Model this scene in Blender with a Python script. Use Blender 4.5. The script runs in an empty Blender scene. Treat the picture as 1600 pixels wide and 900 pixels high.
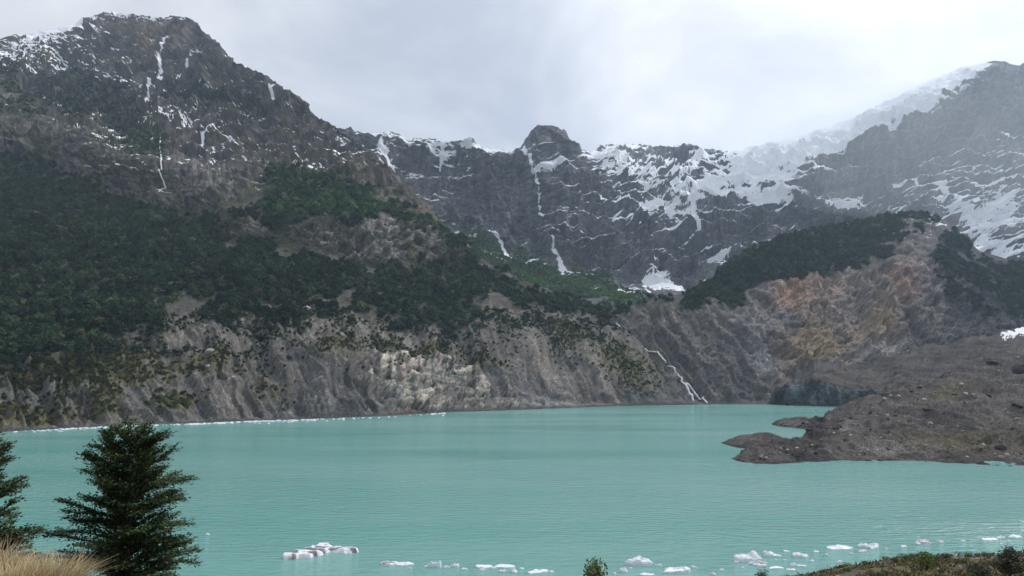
import bpy, math, random, time
import numpy as np
from mathutils import Vector
T0 = time.time()
random.seed(7); RNG = np.random.default_rng(11)

# ------------------------------------------------------------------ camera, sky, sun, exposure
scene = bpy.context.scene
F, CX, CY, H = 1180.0, 800.0, 450.0, 35.0
PITCH = math.atan(140.0 / F)
cam_d = bpy.data.cameras.new("camera"); cam = bpy.data.objects.new("camera", cam_d)
scene.collection.objects.link(cam); scene.camera = cam
cam.location = (0, 0, H); cam.rotation_euler = (math.pi / 2 + PITCH, 0, 0)
cam_d.sensor_width = 36.0; cam_d.lens = 36.0 * F / 1600.0
cam_d.clip_start = 0.1; cam_d.clip_end = 30000

SUN_AZ, SUN_EL = math.radians(62), math.radians(50)      # azimuth right of the view direction
SUN_DIR = Vector((math.sin(SUN_AZ) * math.cos(SUN_EL), math.cos(SUN_AZ) * math.cos(SUN_EL), math.sin(SUN_EL)))
world = bpy.data.worlds.new("World"); scene.world = world; world.use_nodes = True
wn, wl = world.node_tree.nodes, world.node_tree.links
bg = wn["Background"]
def N(nodes, t, **kw):
    n = nodes.new(t)
    for k, v in kw.items(): setattr(n, k, v)
    return n
sky = N(wn, "ShaderNodeTexSky", sky_type='NISHITA', sun_disc=False)
sky.sun_elevation = SUN_EL; sky.sun_rotation = SUN_AZ; sky.air_density = 1.0; sky.dust_density = 2.0
skm = N(wn, "ShaderNodeMix", data_type='RGBA', blend_type='MULTIPLY'); skm.inputs[0].default_value = 1
wl.new(sky.outputs[0], skm.inputs[6]); skm.inputs[7].default_value = (1, 1, 1, 1)
tc = N(wn, "ShaderNodeTexCoord")
# the cloud deck: stretched soft noise over the whole sphere of directions, brighter round the veiled sun
mp = N(wn, "ShaderNodeMapping"); mp.inputs['Scale'].default_value = (1.9, 1.9, 3.4); mp.inputs['Location'].default_value = (0.30, 0.1, 0.35)
wl.new(tc.outputs['Generated'], mp.inputs[0])
cn = N(wn, "ShaderNodeTexNoise"); cn.inputs['Scale'].default_value = 1.5; cn.inputs['Detail'].default_value = 6; cn.inputs['Roughness'].default_value = 0.52; cn.inputs['Distortion'].default_value = 0.35
wl.new(mp.outputs[0], cn.inputs['Vector'])
cr = N(wn, "ShaderNodeValToRGB")
cr.color_ramp.elements[0].position = 0.33; cr.color_ramp.elements[0].color = (5.0, 5.35, 6.2, 1)
cr.color_ramp.elements[1].position = 0.64; cr.color_ramp.elements[1].color = (9.2, 9.35, 9.7, 1)
wl.new(cn.outputs[0], cr.inputs[0])
dt = N(wn, "ShaderNodeVectorMath", operation='DOT_PRODUCT'); dt.inputs[1].default_value = SUN_DIR
wl.new(tc.outputs['Generated'], dt.inputs[0])
gl = N(wn, "ShaderNodeMapRange", interpolation_type='SMOOTHSTEP'); gl.inputs[1].default_value = 0.1; gl.inputs[2].default_value = 0.95
gl.inputs[3].default_value = 0.84; gl.inputs[4].default_value = 1.18
wl.new(dt.outputs['Value'], gl.inputs[0])
cm = N(wn, "ShaderNodeVectorMath", operation='SCALE'); wl.new(cr.outputs[0], cm.inputs[0]); wl.new(gl.outputs[0], cm.inputs['Scale'])
mx = N(wn, "ShaderNodeMix", data_type='RGBA'); mx.inputs[0].default_value = 0.93
wl.new(skm.outputs[2], mx.inputs[6]); wl.new(cm.outputs[0], mx.inputs[7])
wl.new(mx.outputs[2], bg.inputs[0]); bg.inputs[1].default_value = 0.1

sl = bpy.data.lights.new("sun", 'SUN'); so = bpy.data.objects.new("sun", sl); scene.collection.objects.link(so)
sl.energy = 2.2; sl.angle = math.radians(6); sl.color = (1.0, 0.95, 0.88)
so.rotation_euler = (-SUN_DIR).to_track_quat('-Z', 'Y').to_euler()
so.location = (0, -20, 80)
scene.view_settings.view_transform = 'Standard'; scene.view_settings.look = 'None'
scene.view_settings.exposure = 0.2; scene.view_settings.gamma = 1.0; scene.view_settings.use_curve_mapping = False
cy = scene.cycles
cy.max_bounces = 5; cy.diffuse_bounces = 2; cy.glossy_bounces = 2; cy.transmission_bounces = 2; cy.volume_bounces = 1; cy.transparent_max_bounces = 6
cy.use_denoising = True; cy.use_adaptive_sampling = True; cy.adaptive_threshold = 0.01
HAZE_DENSITY = 0.00006

# ------------------------------------------------------------------ helpers
C = scene.collection
def tag(o, label=None, cat=None, group=None, kind=None):
    for k, v in (("label", label), ("category", cat), ("group", group), ("kind", kind)):
        if v: o[k] = v
    return o
def mesh_obj(name, verts, faces, mat, parent=None, smooth=False, link=True):
    me = bpy.data.meshes.new(name)
    me.from_pydata([tuple(v) for v in verts], [], [tuple(f) for f in faces]); me.update()
    if smooth: me.shade_smooth()
    if mat: me.materials.append(mat)
    o = bpy.data.objects.new(name, me)
    if link: C.objects.link(o)
    if parent: o.parent = parent
    return o
def quick_mesh(name, V, Q, mat, smooth=False):
    """numpy verts (n,3), faces (m,k)"""
    V = np.ascontiguousarray(V, dtype=np.float32); Q = np.ascontiguousarray(Q, dtype=np.int32)
    me = bpy.data.meshes.new(name); k = Q.shape[1]
    me.vertices.add(len(V)); me.vertices.foreach_set("co", V.ravel())
    me.loops.add(Q.size); me.loops.foreach_set("vertex_index", Q.ravel())
    me.polygons.add(len(Q)); me.polygons.foreach_set("loop_start", np.arange(0, Q.size, k, dtype=np.int32))
    me.polygons.foreach_set("loop_total", np.full(len(Q), k, dtype=np.int32))
    me.update(calc_edges=True); me.validate()
    if smooth: me.shade_smooth()
    if mat: me.materials.append(mat)
    return me
def attr_f(me, name, a):
    at = me.attributes.new(name, 'FLOAT', 'POINT'); at.data.foreach_set("value", np.ascontiguousarray(a, dtype=np.float32).ravel())
def attr_c(me, name, a):
    a = np.concatenate([a, np.ones((len(a), 1))], 1)
    at = me.attributes.new(name, 'FLOAT_COLOR', 'POINT'); at.data.foreach_set("color", np.ascontiguousarray(a, dtype=np.float32).ravel())
def empty(name, loc=(0, 0, 0)):
    o = bpy.data.objects.new(name, None); C.objects.link(o); o.location = loc; o.empty_display_size = 0.3
    return o

K1, K2, K3 = np.uint32(374761393), np.uint32(668265263), np.uint32(2147483589)
def _mix(h):
    h = (h ^ (h >> np.uint32(13))) * np.uint32(1274126177); h = (h ^ (h >> np.uint32(16))) * np.uint32(2246822519)
    return ((h >> np.uint32(8))).astype(np.float32) * np.float32(1 / 16777215.0)
def vnoise(p, seed=0):
    """value noise in 0..1, p (...,3)"""
    p = np.asarray(p, dtype=np.float32); f = np.floor(p); i = f.astype(np.int32).view(np.uint32); w = p - f
    w = w * w * w * (w * (w * 6 - 15) + 10)
    a, b, c = w[..., 0], w[..., 1], w[..., 2]
    with np.errstate(over='ignore'):
        x = i[..., 0] * K1 + np.uint32((seed * 974711 + 1013) & 0xffffffff); y = i[..., 1] * K2; z = i[..., 2] * K3
        x1, y1, z1 = x + K1, y + K2, z + K3
        def L(x, x1, yz):
            l0 = _mix(x + yz); return l0 + (_mix(x1 + yz) - l0) * a
        l00 = L(x, x1, y + z); l10 = L(x, x1, y1 + z); r0 = l00 + (l10 - l00) * b
        l01 = L(x, x1, y + z1); l11 = L(x, x1, y1 + z1); r1 = l01 + (l11 - l01) * b
    return r0 + (r1 - r0) * c
ROT = np.array([[0.36, 0.48, -0.8], [-0.8, 0.6, 0.0], [0.48, 0.64, 0.6]], dtype=np.float32)
def fbm(p, octv=5, gain=0.5, seed=0):
    p = np.asarray(p, dtype=np.float32); s = 0; a = 1; t = 0
    for o in range(octv):
        s = s + a * (vnoise(p, seed + o) - 0.5) * 2; t += a; a *= gain; p = p @ ROT.T * 2.03
    return s / t * 1.7
def ridged(p, octv=5, gain=0.55, seed=0, rot=True):
    p = np.asarray(p, dtype=np.float32); s = 0; a = 1; t = 0; w = 1
    for o in range(octv):
        n = (1 - np.abs(vnoise(p, seed + o) * 2 - 1)) ** 2 * w
        s = s + a * n; t += a; a *= gain; w = np.clip(n * 1.6, 0.25, 1); p = (p @ ROT.T if rot else p) * 2.07
    return s / t
def cells(p, seed=0):
    i = np.floor(np.asarray(p, dtype=np.float32)).astype(np.int32).view(np.uint32)
    with np.errstate(over='ignore'): return _mix(i[..., 0] * K1 + i[..., 1] * K2 + i[..., 2] * K3 + np.uint32(seed * 7919 + 77))
def sstep(a, b, x):
    t = np.clip((x - a) / (b - a), 0, 1); return t * t * (3 - 2 * t)

def elev(y):
    b = (CY - np.asarray(y, float)) / F
    return (math.sin(PITCH) + b * math.cos(PITCH)) / (math.cos(PITCH) - b * math.sin(PITCH))
def ray_x(x, y):
    b = (CY - np.asarray(y, float)) / F
    return ((np.asarray(x, float) - CX) / F) / (math.cos(PITCH) - b * math.sin(PITCH))
def at(x, y, D):
    """the point at ground distance D that stands behind photograph pixel x, y"""
    return np.stack([ray_x(x, y) * D, np.asarray(D, float) + 0 * np.asarray(x, float), H + elev(y) * D], -1)
def on_water(x, y, z=0.0):
    D = (z - H) / elev(y); return at(x, y, D)
def poly_sd(px, py, poly):
    """signed distance to a polygon, positive inside"""
    px, py = px.astype(np.float32), py.astype(np.float32)
    d = np.full(px.shape, 1e9, np.float32); ins = np.zeros(px.shape, bool); n = len(poly)
    for k in range(n):
        x0, y0 = poly[k]; x1, y1 = poly[(k + 1) % n]
        ex, ey = x1 - x0, y1 - y0; L = ex * ex + ey * ey + 1e-9
        t = np.clip(((px - x0) * ex + (py - y0) * ey) / L, 0, 1)
        d = np.minimum(d, (px - x0 - t * ex) ** 2 + (py - y0 - t * ey) ** 2)
        c = ((y0 > py) != (y1 > py)) & (px < ex * (py - y0) / (ey if ey else 1e-9) + x0); ins ^= c
    d = np.sqrt(d); return np.where(ins, d, -d)
def line_d(px, py, pts):
    d = np.full(px.shape, 1e9, np.float32)
    for (x0, y0), (x1, y1) in zip(pts[:-1], pts[1:]):
        ex, ey = x1 - x0, y1 - y0; L = ex * ex + ey * ey + 1e-9
        t = np.clip(((px - x0) * ex + (py - y0) * ey) / L, 0, 1)
        d = np.minimum(d, np.sqrt((px - x0 - t * ex) ** 2 + (py - y0 - t * ey) ** 2))
    return d
def blob(px, py, x, y, rx, ry, ang=0):
    c, s = math.cos(math.radians(ang)), math.sin(math.radians(ang)); dx, dy = px - x, py - y
    u, v = (dx * c + dy * s) / rx, (-dx * s + dy * c) / ry
    return np.exp(-(u * u + v * v))

def lin(xs, pts):
    pts = np.array(pts, float); return np.interp(xs, pts[:, 0], pts[:, 1])
def pchip(t, V, tt):
    """monotone cubic through rows V (K, ncol) at knots t, sampled at tt"""
    h = np.diff(t)[:, None]; d = np.diff(V, axis=0) / h; m = np.zeros_like(V)
    m[0], m[-1] = d[0], d[-1]
    a, b = d[:-1], d[1:]; w1, w2 = 2 * h[1:] + h[:-1], h[1:] + 2 * h[:-1]
    with np.errstate(divide='ignore', invalid='ignore'):
        hm = (w1 + w2) / (w1 / a + w2 / b)
    m[1:-1] = np.where(a * b > 0, hm, 0)
    k = np.clip(np.searchsorted(t, tt, side='right') - 1, 0, len(t) - 2)
    hh = h[k]; s = ((tt - t[k])[:, None]) / hh; s2, s3 = s * s, s * s * s
    return (2*s3 - 3*s2 + 1) * V[k] + (s3 - 2*s2 + s) * hh * m[k] + (-2*s3 + 3*s2) * V[k+1] + (s3 - s2) * hh * m[k+1]

class Sheet:
    """A landform: profiles set out side by side from foot to ridge and down the far side."""
    def __init__(s, x0, x1, dx, nodes, dy, smooth_cols=0, back=(250, -200), back2=(700, -500)):
        xs = np.arange(x0, x1 + dx * 0.5, dx); s.xs = xs
        Ys, Ds = [], []
        for nd in nodes:
            y = lin(xs, nd[1])
            if nd[0] == 'z': D = (nd[2] - H) / np.minimum(elev(y), -1e-3)
            elif nd[0] == 'D': D = lin(xs, nd[2]) if isinstance(nd[2], list) else np.full_like(xs, nd[2])
            else:
                y = np.minimum(y, Ys[-1]); m = lin(xs, nd[2]) if isinstance(nd[2], list) else nd[2]
                z0 = H + elev(Ys[-1]) * Ds[-1]; D = (z0 - m * Ds[-1] - H) / np.minimum(elev(y) - m, -0.02)
            Ys.append(y); Ds.append(D)
        if smooth_cols:
            k = np.ones(smooth_cols) / smooth_cols; e = smooth_cols // 2
            Ds = [np.convolve(np.pad(d, e, mode='edge'), k, mode='valid')[:len(d)] for d in Ds]
        Ys, Ds = np.array(Ys), np.array(Ds)
        t = np.concatenate([[0], np.cumsum(np.maximum(np.abs(np.diff(Ys, axis=0)).max(1), 4))])
        n = max(8, int(t[-1] / dy)); tt = np.linspace(0, t[-1], n)
        Y, D = pchip(t, Ys, tt), pchip(t, Ds, tt)
        s.knots = t; s.rowt = tt
        X = np.broadcast_to(xs, Y.shape)
        P = at(X, Y, D)
        # the side no one sees from here: down behind the ridge
        R = P[-1]; rows = []
        dirx = R[:, 0] / R[:, 1]
        for f in (0.06, 0.2, 0.45, 0.75, 1.0):
            q = R.copy(); q[:, 1] += back[0] * f; q[:, 0] += dirx * back[0] * f; q[:, 2] += back[1] * f ** 1.2; rows.append(q)
        b1 = rows[-1]
        for f in (0.5, 1.0):
            q = b1.copy(); q[:, 1] += back2[0] * f; q[:, 0] += dirx * back2[0] * f; q[:, 2] += back2[1] * f; rows.append(q)
        skirt = P[0].copy(); skirt[:, 1] -= 14; skirt[:, 2] -= 9
        s.P = np.concatenate([skirt[None], P, np.array(rows)], 0)
        s.px = np.concatenate([X[:1], X, np.repeat(X[-1:], 7, 0)], 0)
        s.py = np.concatenate([Y[:1] + 6, Y, np.repeat(Y[-1:], 7, 0)], 0)
        s.front = np.zeros(s.px.shape, bool); s.front[1:-7] = True
        s.v = np.concatenate([[0], np.linspace(0, 1, n), np.ones(7)])[:, None] + 0 * s.px
        s.Yn = Ys
    def normals(s):
        a = np.gradient(s.P, axis=1); b = np.gradient(s.P, axis=0); n = np.cross(a, b)
        n /= np.linalg.norm(n, axis=2, keepdims=True) + 1e-9
        return np.where(n[..., 2:3] < -0.3, -n, n)
    def push(s, amt, nrm): s.P = s.P + amt[..., None] * nrm
    def build(s, name, mat, col, snow=None, label=None, attrs=None):
        r, c = s.px.shape; idx = np.arange(r * c).reshape(r, c)
        Q = np.stack([idx[:-1, :-1], idx[:-1, 1:], idx[1:, 1:], idx[1:, :-1]], -1).reshape(-1, 4)
        me = quick_mesh(name, s.P.reshape(-1, 3), Q, mat, smooth=False)
        col = col * np.exp(.24 * RNG.normal(size=col.shape[:2]))[..., None]          # grain of stones and tufts
        attr_c(me, "Col", np.clip(col.reshape(-1, 3), 0, 1))
        attr_f(me, "snow", (snow if snow is not None else np.zeros(r * c)))
        o = bpy.data.objects.new(name, me); C.objects.link(o); tag(o, label, kind='structure'); s.obj = o
        return o
    def find(s, x, y):
        """the surface point that lies at design position x, y"""
        j = int(np.clip(round((x - s.xs[0]) / (s.xs[1] - s.xs[0])), 1, len(s.xs) - 2))
        col = np.where(s.front[:, j], np.abs(s.py[:, j] - y), 1e9); i = int(np.argmin(col))
        return s.P[i, j].copy(), s.nn[i, j].copy()
    def sample(s, n, prob):
        """n points spread by true area times prob"""
        a = np.linalg.norm(np.cross(s.P[1:, :-1] - s.P[:-1, :-1], s.P[:-1, 1:] - s.P[:-1, :-1]), axis=2)
        w = (a * prob[:-1, :-1] * s.front[:-1, :-1] * s.front[1:, 1:]).ravel(); tot = w.sum()
        if tot <= 0: return np.zeros((0, 3)), np.zeros(0, int)
        k = np.searchsorted(np.cumsum(w), RNG.random(n) * tot); k = np.clip(k, 0, w.size - 1)
        i, j = np.divmod(k, a.shape[1]); u, v = RNG.random(n)[:, None], RNG.random(n)[:, None]
        q = s.P[i, j] + u * (s.P[i, j + 1] - s.P[i, j]) + v * (s.P[i + 1, j] - s.P[i, j])
        return q, (i, j)

def cover(tex, want, front, sharp=3.2):
    """snow amount from a texture of where it clings first and the share of the ground it should cover"""
    t = tex[front]; rk = np.searchsorted(np.sort(t[::7]), tex) / (len(t[::7]) + 1.0)
    return np.clip(.53 + (rk - (1 - np.clip(want, 0, 1.25))) * sharp - .3 * (want < .01), 0, 1)
def mixc(a, b, f):
    return a * (1 - f[..., None]) + np.asarray(b, float) * f[..., None]
def rgb(r, g, b): return np.array([r, g, b], float)

# ------------------------------------------------------------------ materials
def new_mat(name):
    m = bpy.data.materials.new(name); m.use_nodes = True
    return m, m.node_tree.nodes, m.node_tree.links, m.node_tree.nodes["Principled BSDF"]
def terrain_mat(name, grain=0.6, var=0.35, bump=0.5, bumpd=0.6, rough=0.95):
    m, n, l, b = new_mat(name)
    ac = N(n, "ShaderNodeAttribute", attribute_name="Col"); sn = N(n, "ShaderNodeAttribute", attribute_name="snow")
    g = N(n, "ShaderNodeNewGeometry")
    t1 = N(n, "ShaderNodeTexNoise"); t1.inputs['Scale'].default_value = grain; t1.inputs['Detail'].default_value = 5; t1.inputs['Roughness'].default_value = 0.65
    l.new(g.outputs['Position'], t1.inputs['Vector'])
    mr = N(n, "ShaderNodeMapRange"); mr.inputs[1].default_value = 0.25; mr.inputs[2].default_value = 0.75; mr.inputs[3].default_value = 1 - var; mr.inputs[4].default_value = 1 + var
    l.new(t1.outputs[0], mr.inputs[0])
    sc = N(n, "ShaderNodeVectorMath", operation='SCALE'); l.new(ac.outputs['Color'], sc.inputs[0]); l.new(mr.outputs[0], sc.inputs['Scale'])
    ad = N(n, "ShaderNodeMath", operation='MULTIPLY_ADD'); l.new(t1.outputs[0], ad.inputs[0]); ad.inputs[1].default_value = 0.5; l.new(sn.outputs['Fac'], ad.inputs[2])
    ss = N(n, "ShaderNodeMapRange", interpolation_type='SMOOTHSTEP'); ss.inputs[1].default_value = 0.66; ss.inputs[2].default_value = 0.86; l.new(ad.outputs[0], ss.inputs[0])
    mx = N(n, "ShaderNodeMix", data_type='RGBA'); l.new(ss.outputs[0], mx.inputs[0]); l.new(sc.outputs[0], mx.inputs[6]); mx.inputs[7].default_value = (0.82, 0.85, 0.9, 1)
    l.new(mx.outputs[2], b.inputs['Base Color']); b.inputs['Roughness'].default_value = rough; b.inputs['Specular IOR Level'].default_value = 0.2
    if bump:
        bp = N(n, "ShaderNodeBump"); bp.inputs['Strength'].default_value = bump; bp.inputs['Distance'].default_value = bumpd
        l.new(t1.outputs[0], bp.inputs['Height']); l.new(bp.outputs[0], b.inputs['Normal'])
    return m
M = {}
M['mountain'] = terrain_mat("mountain_rock_and_soil", 0.5, 0.4, 0.7, 1.2)
M['headwall'] = terrain_mat("headwall_rock", 0.12, 0.35, 0.7, 4.0)
M['wall'] = terrain_mat("moraine_wall_rock", 0.3, 0.4, 0.7, 1.5)
M['debris'] = terrain_mat("glacier_debris", 0.9, 0.45, 0.9, 0.8)
M['bank'] = terrain_mat("bank_soil", 3.0, 0.4, 0.8, 0.12)

def plain(name, col, rough=0.9, scale=3.0, var=0.25, bump=0.0, bumpd=0.05, spec=0.2, coord='Object', rnd=0.0, inst=None):
    m, n, l, b = new_mat(name)
    g = N(n, "ShaderNodeTexCoord")
    t1 = N(n, "ShaderNodeTexNoise"); t1.inputs['Scale'].default_value = scale; t1.inputs['Detail'].default_value = 4
    l.new(g.outputs[coord], t1.inputs['Vector'])
    mr = N(n, "ShaderNodeMapRange"); mr.inputs[1].default_value = 0.25; mr.inputs[2].default_value = 0.75; mr.inputs[3].default_value = 1 - var; mr.inputs[4].default_value = 1 + var
    l.new(t1.outputs[0], mr.inputs[0])
    sc = N(n, "ShaderNodeVectorMath", operation='SCALE'); sc.inputs[0].default_value = col; l.new(mr.outputs[0], sc.inputs['Scale']); out = sc.outputs[0]
    if inst:
        ia = N(n, "ShaderNodeAttribute", attribute_name=inst, attribute_type='INSTANCER')
        ml = N(n, "ShaderNodeVectorMath", operation='MULTIPLY'); l.new(out, ml.inputs[0]); l.new(ia.outputs['Color'], ml.inputs[1]); out = ml.outputs[0]
    if rnd:
        oi = N(n, "ShaderNodeObjectInfo"); rr = N(n, "ShaderNodeMapRange"); rr.inputs[3].default_value = 1 - rnd; rr.inputs[4].default_value = 1 + rnd
        l.new(oi.outputs['Random'], rr.inputs[0]); s2 = N(n, "ShaderNodeVectorMath", operation='SCALE'); l.new(out, s2.inputs[0]); l.new(rr.outputs[0], s2.inputs['Scale']); out = s2.outputs[0]
    l.new(out, b.inputs['Base Color']); b.inputs['Roughness'].default_value = rough; b.inputs['Specular IOR Level'].default_value = spec
    if bump:
        bp = N(n, "ShaderNodeBump"); bp.inputs['Strength'].default_value = bump; bp.inputs['Distance'].default_value = bumpd
        l.new(t1.outputs[0], bp.inputs['Height']); l.new(bp.outputs[0], b.inputs['Normal'])
    return m
M['crown'] = plain("far_beech_foliage", (1, 1, 1), 0.9, 0.9, 0.35, 0, inst="tint", spec=0.1)
M['fringe'] = plain("fringe_foliage", (0.026, 0.040, 0.024), 0.9, 0.9, 0.35, 0, rnd=0.35, spec=0.1)
M['leaf'] = plain("beech_leaves", (0.048, 0.074, 0.028), 0.55, 5.0, 0.5, 0, spec=0.2)
M['bark'] = plain("beech_bark", (0.055, 0.047, 0.04), 0.9, 12, 0.3, 0.5, 0.01)
M['shrub'] = plain("shrub_leaves", (0.085, 0.095, 0.035), 0.8, 5.0, 0.4, 0, rnd=0.3)
M['shrub_bright'] = plain("bright_shrub_leaves", (0.12, 0.16, 0.05), 0.8, 5.0, 0.35, 0, rnd=0.15)
M['shrub_dark'] = plain("dark_shrub_leaves", (0.05, 0.055, 0.03), 0.8, 5.0, 0.4, 0, rnd=0.25)
M['straw'] = plain("dry_grass", (0.42, 0.33, 0.19), 0.85, 6.0, 0.3, 0)
M['straw2'] = plain("brown_grass", (0.16, 0.12, 0.07), 0.85, 6.0, 0.3, 0)
M['moss'] = plain("moss_cover", (0.12, 0.115, 0.045), 0.9, 2.0, 0.4, 0)
M['boulder'] = plain("boulder_stone", (0.14, 0.13, 0.12), 0.9, 1.5, 0.4, 0.8, 0.15, rnd=0.45)
M['boulder_pale'] = plain("pale_boulder_stone", (0.36, 0.33, 0.30), 0.9, 1.5, 0.3, 0.8, 0.15, rnd=0.2)
M['boulder_dark'] = plain("dark_boulder_stone", (0.05, 0.047, 0.047), 0.9, 1.5, 0.4, 0.8, 0.15, rnd=0.3)
M['snow'] = plain("old_snow", (0.84, 0.87, 0.91), 0.8, 0.08, 0.06, 0.4, 0.8)
M['foam'] = plain("white_water", (0.75, 0.78, 0.79), 0.6, 0.6, 0.2, 0.5, 0.4)
# floating ice: white with a bluish cast and streaks of grit where the slab carries them
def ice_mat(name, dirt, scale=(0.6, 0.6, 6)):
    m, n, l, b = new_mat(name)
    g = N(n, "ShaderNodeTexCoord"); mp = N(n, "ShaderNodeMapping"); mp.inputs['Scale'].default_value = scale; l.new(g.outputs['Object'], mp.inputs[0])
    t = N(n, "ShaderNodeTexNoise"); t.inputs['Scale'].default_value = 1.0; t.inputs['Detail'].default_value = 5; l.new(mp.outputs[0], t.inputs['Vector'])
    r = N(n, "ShaderNodeValToRGB"); e = r.color_ramp.elements
    e[0].position = 0.30; e[0].color = (0.15, 0.15, 0.16, 1) if dirt else (0.62, 0.70, 0.76, 1)
    e[1].position = 0.46 if dirt else 0.6; e[1].color = (0.80, 0.81, 0.86, 1)
    l.new(t.outputs[0], r.inputs[0]); l.new(r.outputs[0], b.inputs['Base Color']); b.inputs['Roughness'].default_value = 0.45
    b.inputs['Specular IOR Level'].default_value = 0.4
    t2 = N(n, "ShaderNodeTexNoise"); t2.inputs['Scale'].default_value = 2.5; t2.inputs['Detail'].default_value = 4; l.new(g.outputs['Object'], t2.inputs['Vector'])
    bp = N(n, "ShaderNodeBump"); bp.inputs['Strength'].default_value = 0.6; bp.inputs['Distance'].default_value = 0.2; l.new(t2.outputs[0], bp.inputs['Height']); l.new(bp.outputs[0], b.inputs['Normal'])
    return m
M['ice'] = ice_mat("floating_ice", False); M['ice_dirty'] = ice_mat("gritty_floating_ice", True, (0.12, 0.75, 2.5))
# glacial milk
m, n, l, b = new_mat("glacial_water"); M['water'] = m
g = N(n, "ShaderNodeNewGeometry")
def wave(sc, scale, det, loc=0.0):
    mp = N(n, "ShaderNodeMapping"); mp.inputs['Scale'].default_value = sc; mp.inputs['Rotation'].default_value = (0, 0, loc); l.new(g.outputs['Position'], mp.inputs[0])
    t = N(n, "ShaderNodeTexNoise"); t.inputs['Scale'].default_value = scale; t.inputs['Detail'].default_value = det; t.inputs['Roughness'].default_value = 0.6; l.new(mp.outputs[0], t.inputs['Vector']); return t
w1 = wave((0.35, 1.0, 1), 0.55, 4, 0.12); w2 = wave((0.4, 1.0, 1), 0.10, 3, -0.1); gust = wave((0.25, 1.0, 1), 0.016, 3, 0.05); sed_wind = wave((0.3, 1.0, 1), 0.006, 4, 0.0)
gm = N(n, "ShaderNodeMapRange"); gm.inputs[1].default_value = 0.35; gm.inputs[2].default_value = 0.65; gm.inputs[3].default_value = 0.2; gm.inputs[4].default_value = 1.0; l.new(gust.outputs[0], gm.inputs[0])
b1 = N(n, "ShaderNodeBump"); b1.inputs['Distance'].default_value = 1.4; l.new(gm.outputs[0], b1.inputs['Strength']); l.new(w1.outputs[0], b1.inputs['Height'])
b2 = N(n, "ShaderNodeBump"); b2.inputs['Distance'].default_value = 1.0; b2.inputs['Strength'].default_value = 0.35; l.new(w2.outputs[0], b2.inputs['Height']); l.new(b1.outputs[0], b2.inputs['Normal'])
l.new(b2.outputs[0], b.inputs['Normal'])
rp = N(n, "ShaderNodeValToRGB"); rp.color_ramp.elements[0].position = 0.38; rp.color_ramp.elements[0].color = (0.11, 0.315, 0.28, 1); rp.color_ramp.elements[1].position = 0.62; rp.color_ramp.elements[1].color = (0.185, 0.37, 0.345, 1)  # sediment tones; the contrast also paints darker wind streaks into the colour
l.new(sed_wind.outputs[0], rp.inputs[0]); l.new(rp.outputs[0], b.inputs['Base Color']); b.inputs['Roughness'].default_value = 0.16; b.inputs['IOR'].default_value = 1.33; b.inputs['Specular IOR Level'].default_value = 0.42

# ------------------------------------------------------------------ the setting: ground, lake, landforms
me = quick_mesh("ground", [(-4200, -900, -14), (4200, -900, -14), (4200, 6000, -14), (-4200, 6000, -14)], [[0, 1, 2, 3]], M['bank'])
attr_c(me, "Col", np.tile([0.12, 0.11, 0.1], (4, 1))); attr_f(me, "snow", np.zeros(4))
o = bpy.data.objects.new("ground", me); C.objects.link(o); tag(o, "valley floor under the whole landscape", kind='structure')
me = quick_mesh("lake", [(-900, 40, 0), (900, 40, 0), (900, 1320, 0), (-900, 1320, 0)], [[0, 1, 2, 3]], M['water'])
o = bpy.data.objects.new("lake", me); C.objects.link(o); tag(o, "turquoise milky glacial lake filling the valley floor", kind='structure')

# ---- A: the mountain on the left, from the lake shore to its summit ridge
SHORE = [(-300, 694), (-100, 682), (0, 675), (100, 669), (200, 664), (300, 661), (400, 657), (500, 654), (600, 650), (700, 644), (800, 641), (900, 637), (950, 635), (1000, 634), (1060, 633), (1110, 632)]
TOPA = [(-300, 565), (-100, 562), (0, 560), (100, 552), (200, 515), (300, 490), (400, 490), (500, 480), (600, 490), (700, 495), (760, 470), (800, 478), (900, 486), (950, 497), (1000, 540), (1050, 588), (1090, 628), (1110, 632)]
RIDGE = [(-300, 80), (-100, 70), (0, 58), (50, 51), (110, 39), (120, 34), (126, 28), (150, 22), (190, 20), (215, 22), (240, 26), (262, 25), (290, 25), (305, 32), (320, 50), (332, 62), (345, 72), (350, 80), (365, 95), (400, 110), (430, 127), (446, 140), (470, 152), (482, 166), (492, 180), (505, 186), (525, 196), (545, 212), (565, 226), (584, 240), (618, 275), (650, 305), (680, 335), (720, 372), (760, 405), (800, 432), (860, 453), (900, 465), (950, 490), (1000, 538), (1050, 586), (1090, 627), (1110, 631)]
L2 = [(-300, 410), (-100, 400), (0, 400), (100, 392), (200, 387), (300, 385), (400, 412), (500, 420), (600, 428), (700, 428), (760, 440), (800, 452), (900, 471), (950, 492), (1000, 539), (1050, 587), (1090, 627), (1110, 631)]
L3 = [(-300, 270), (-100, 255), (0, 250), (100, 272), (200, 305), (300, 325), (400, 380), (500, 400), (560, 412), (600, 418), (700, 416), (740, 420), (800, 447), (900, 469), (950, 491), (1000, 539), (1050, 587), (1090, 627), (1110, 631)]
L4 = [(-300, 210), (-100, 195), (0, 195), (100, 215), (200, 245), (300, 290), (370, 345), (400, 352), (480, 354), (560, 350), (600, 346), (650, 360), (700, 386), (725, 408), (760, 413), (800, 441), (900, 467), (950, 490), (1000, 538), (1050, 586), (1090, 627), (1110, 631)]
L5 = [(-300, 120), (-100, 108), (0, 102), (100, 108), (200, 132), (300, 175), (400, 235), (500, 275), (560, 292), (620, 318), (680, 355), (720, 388), (760, 408), (800, 436), (860, 455), (900, 466), (950, 490), (1000, 538), (1050, 586), (1090, 627), (1110, 631)]
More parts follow.
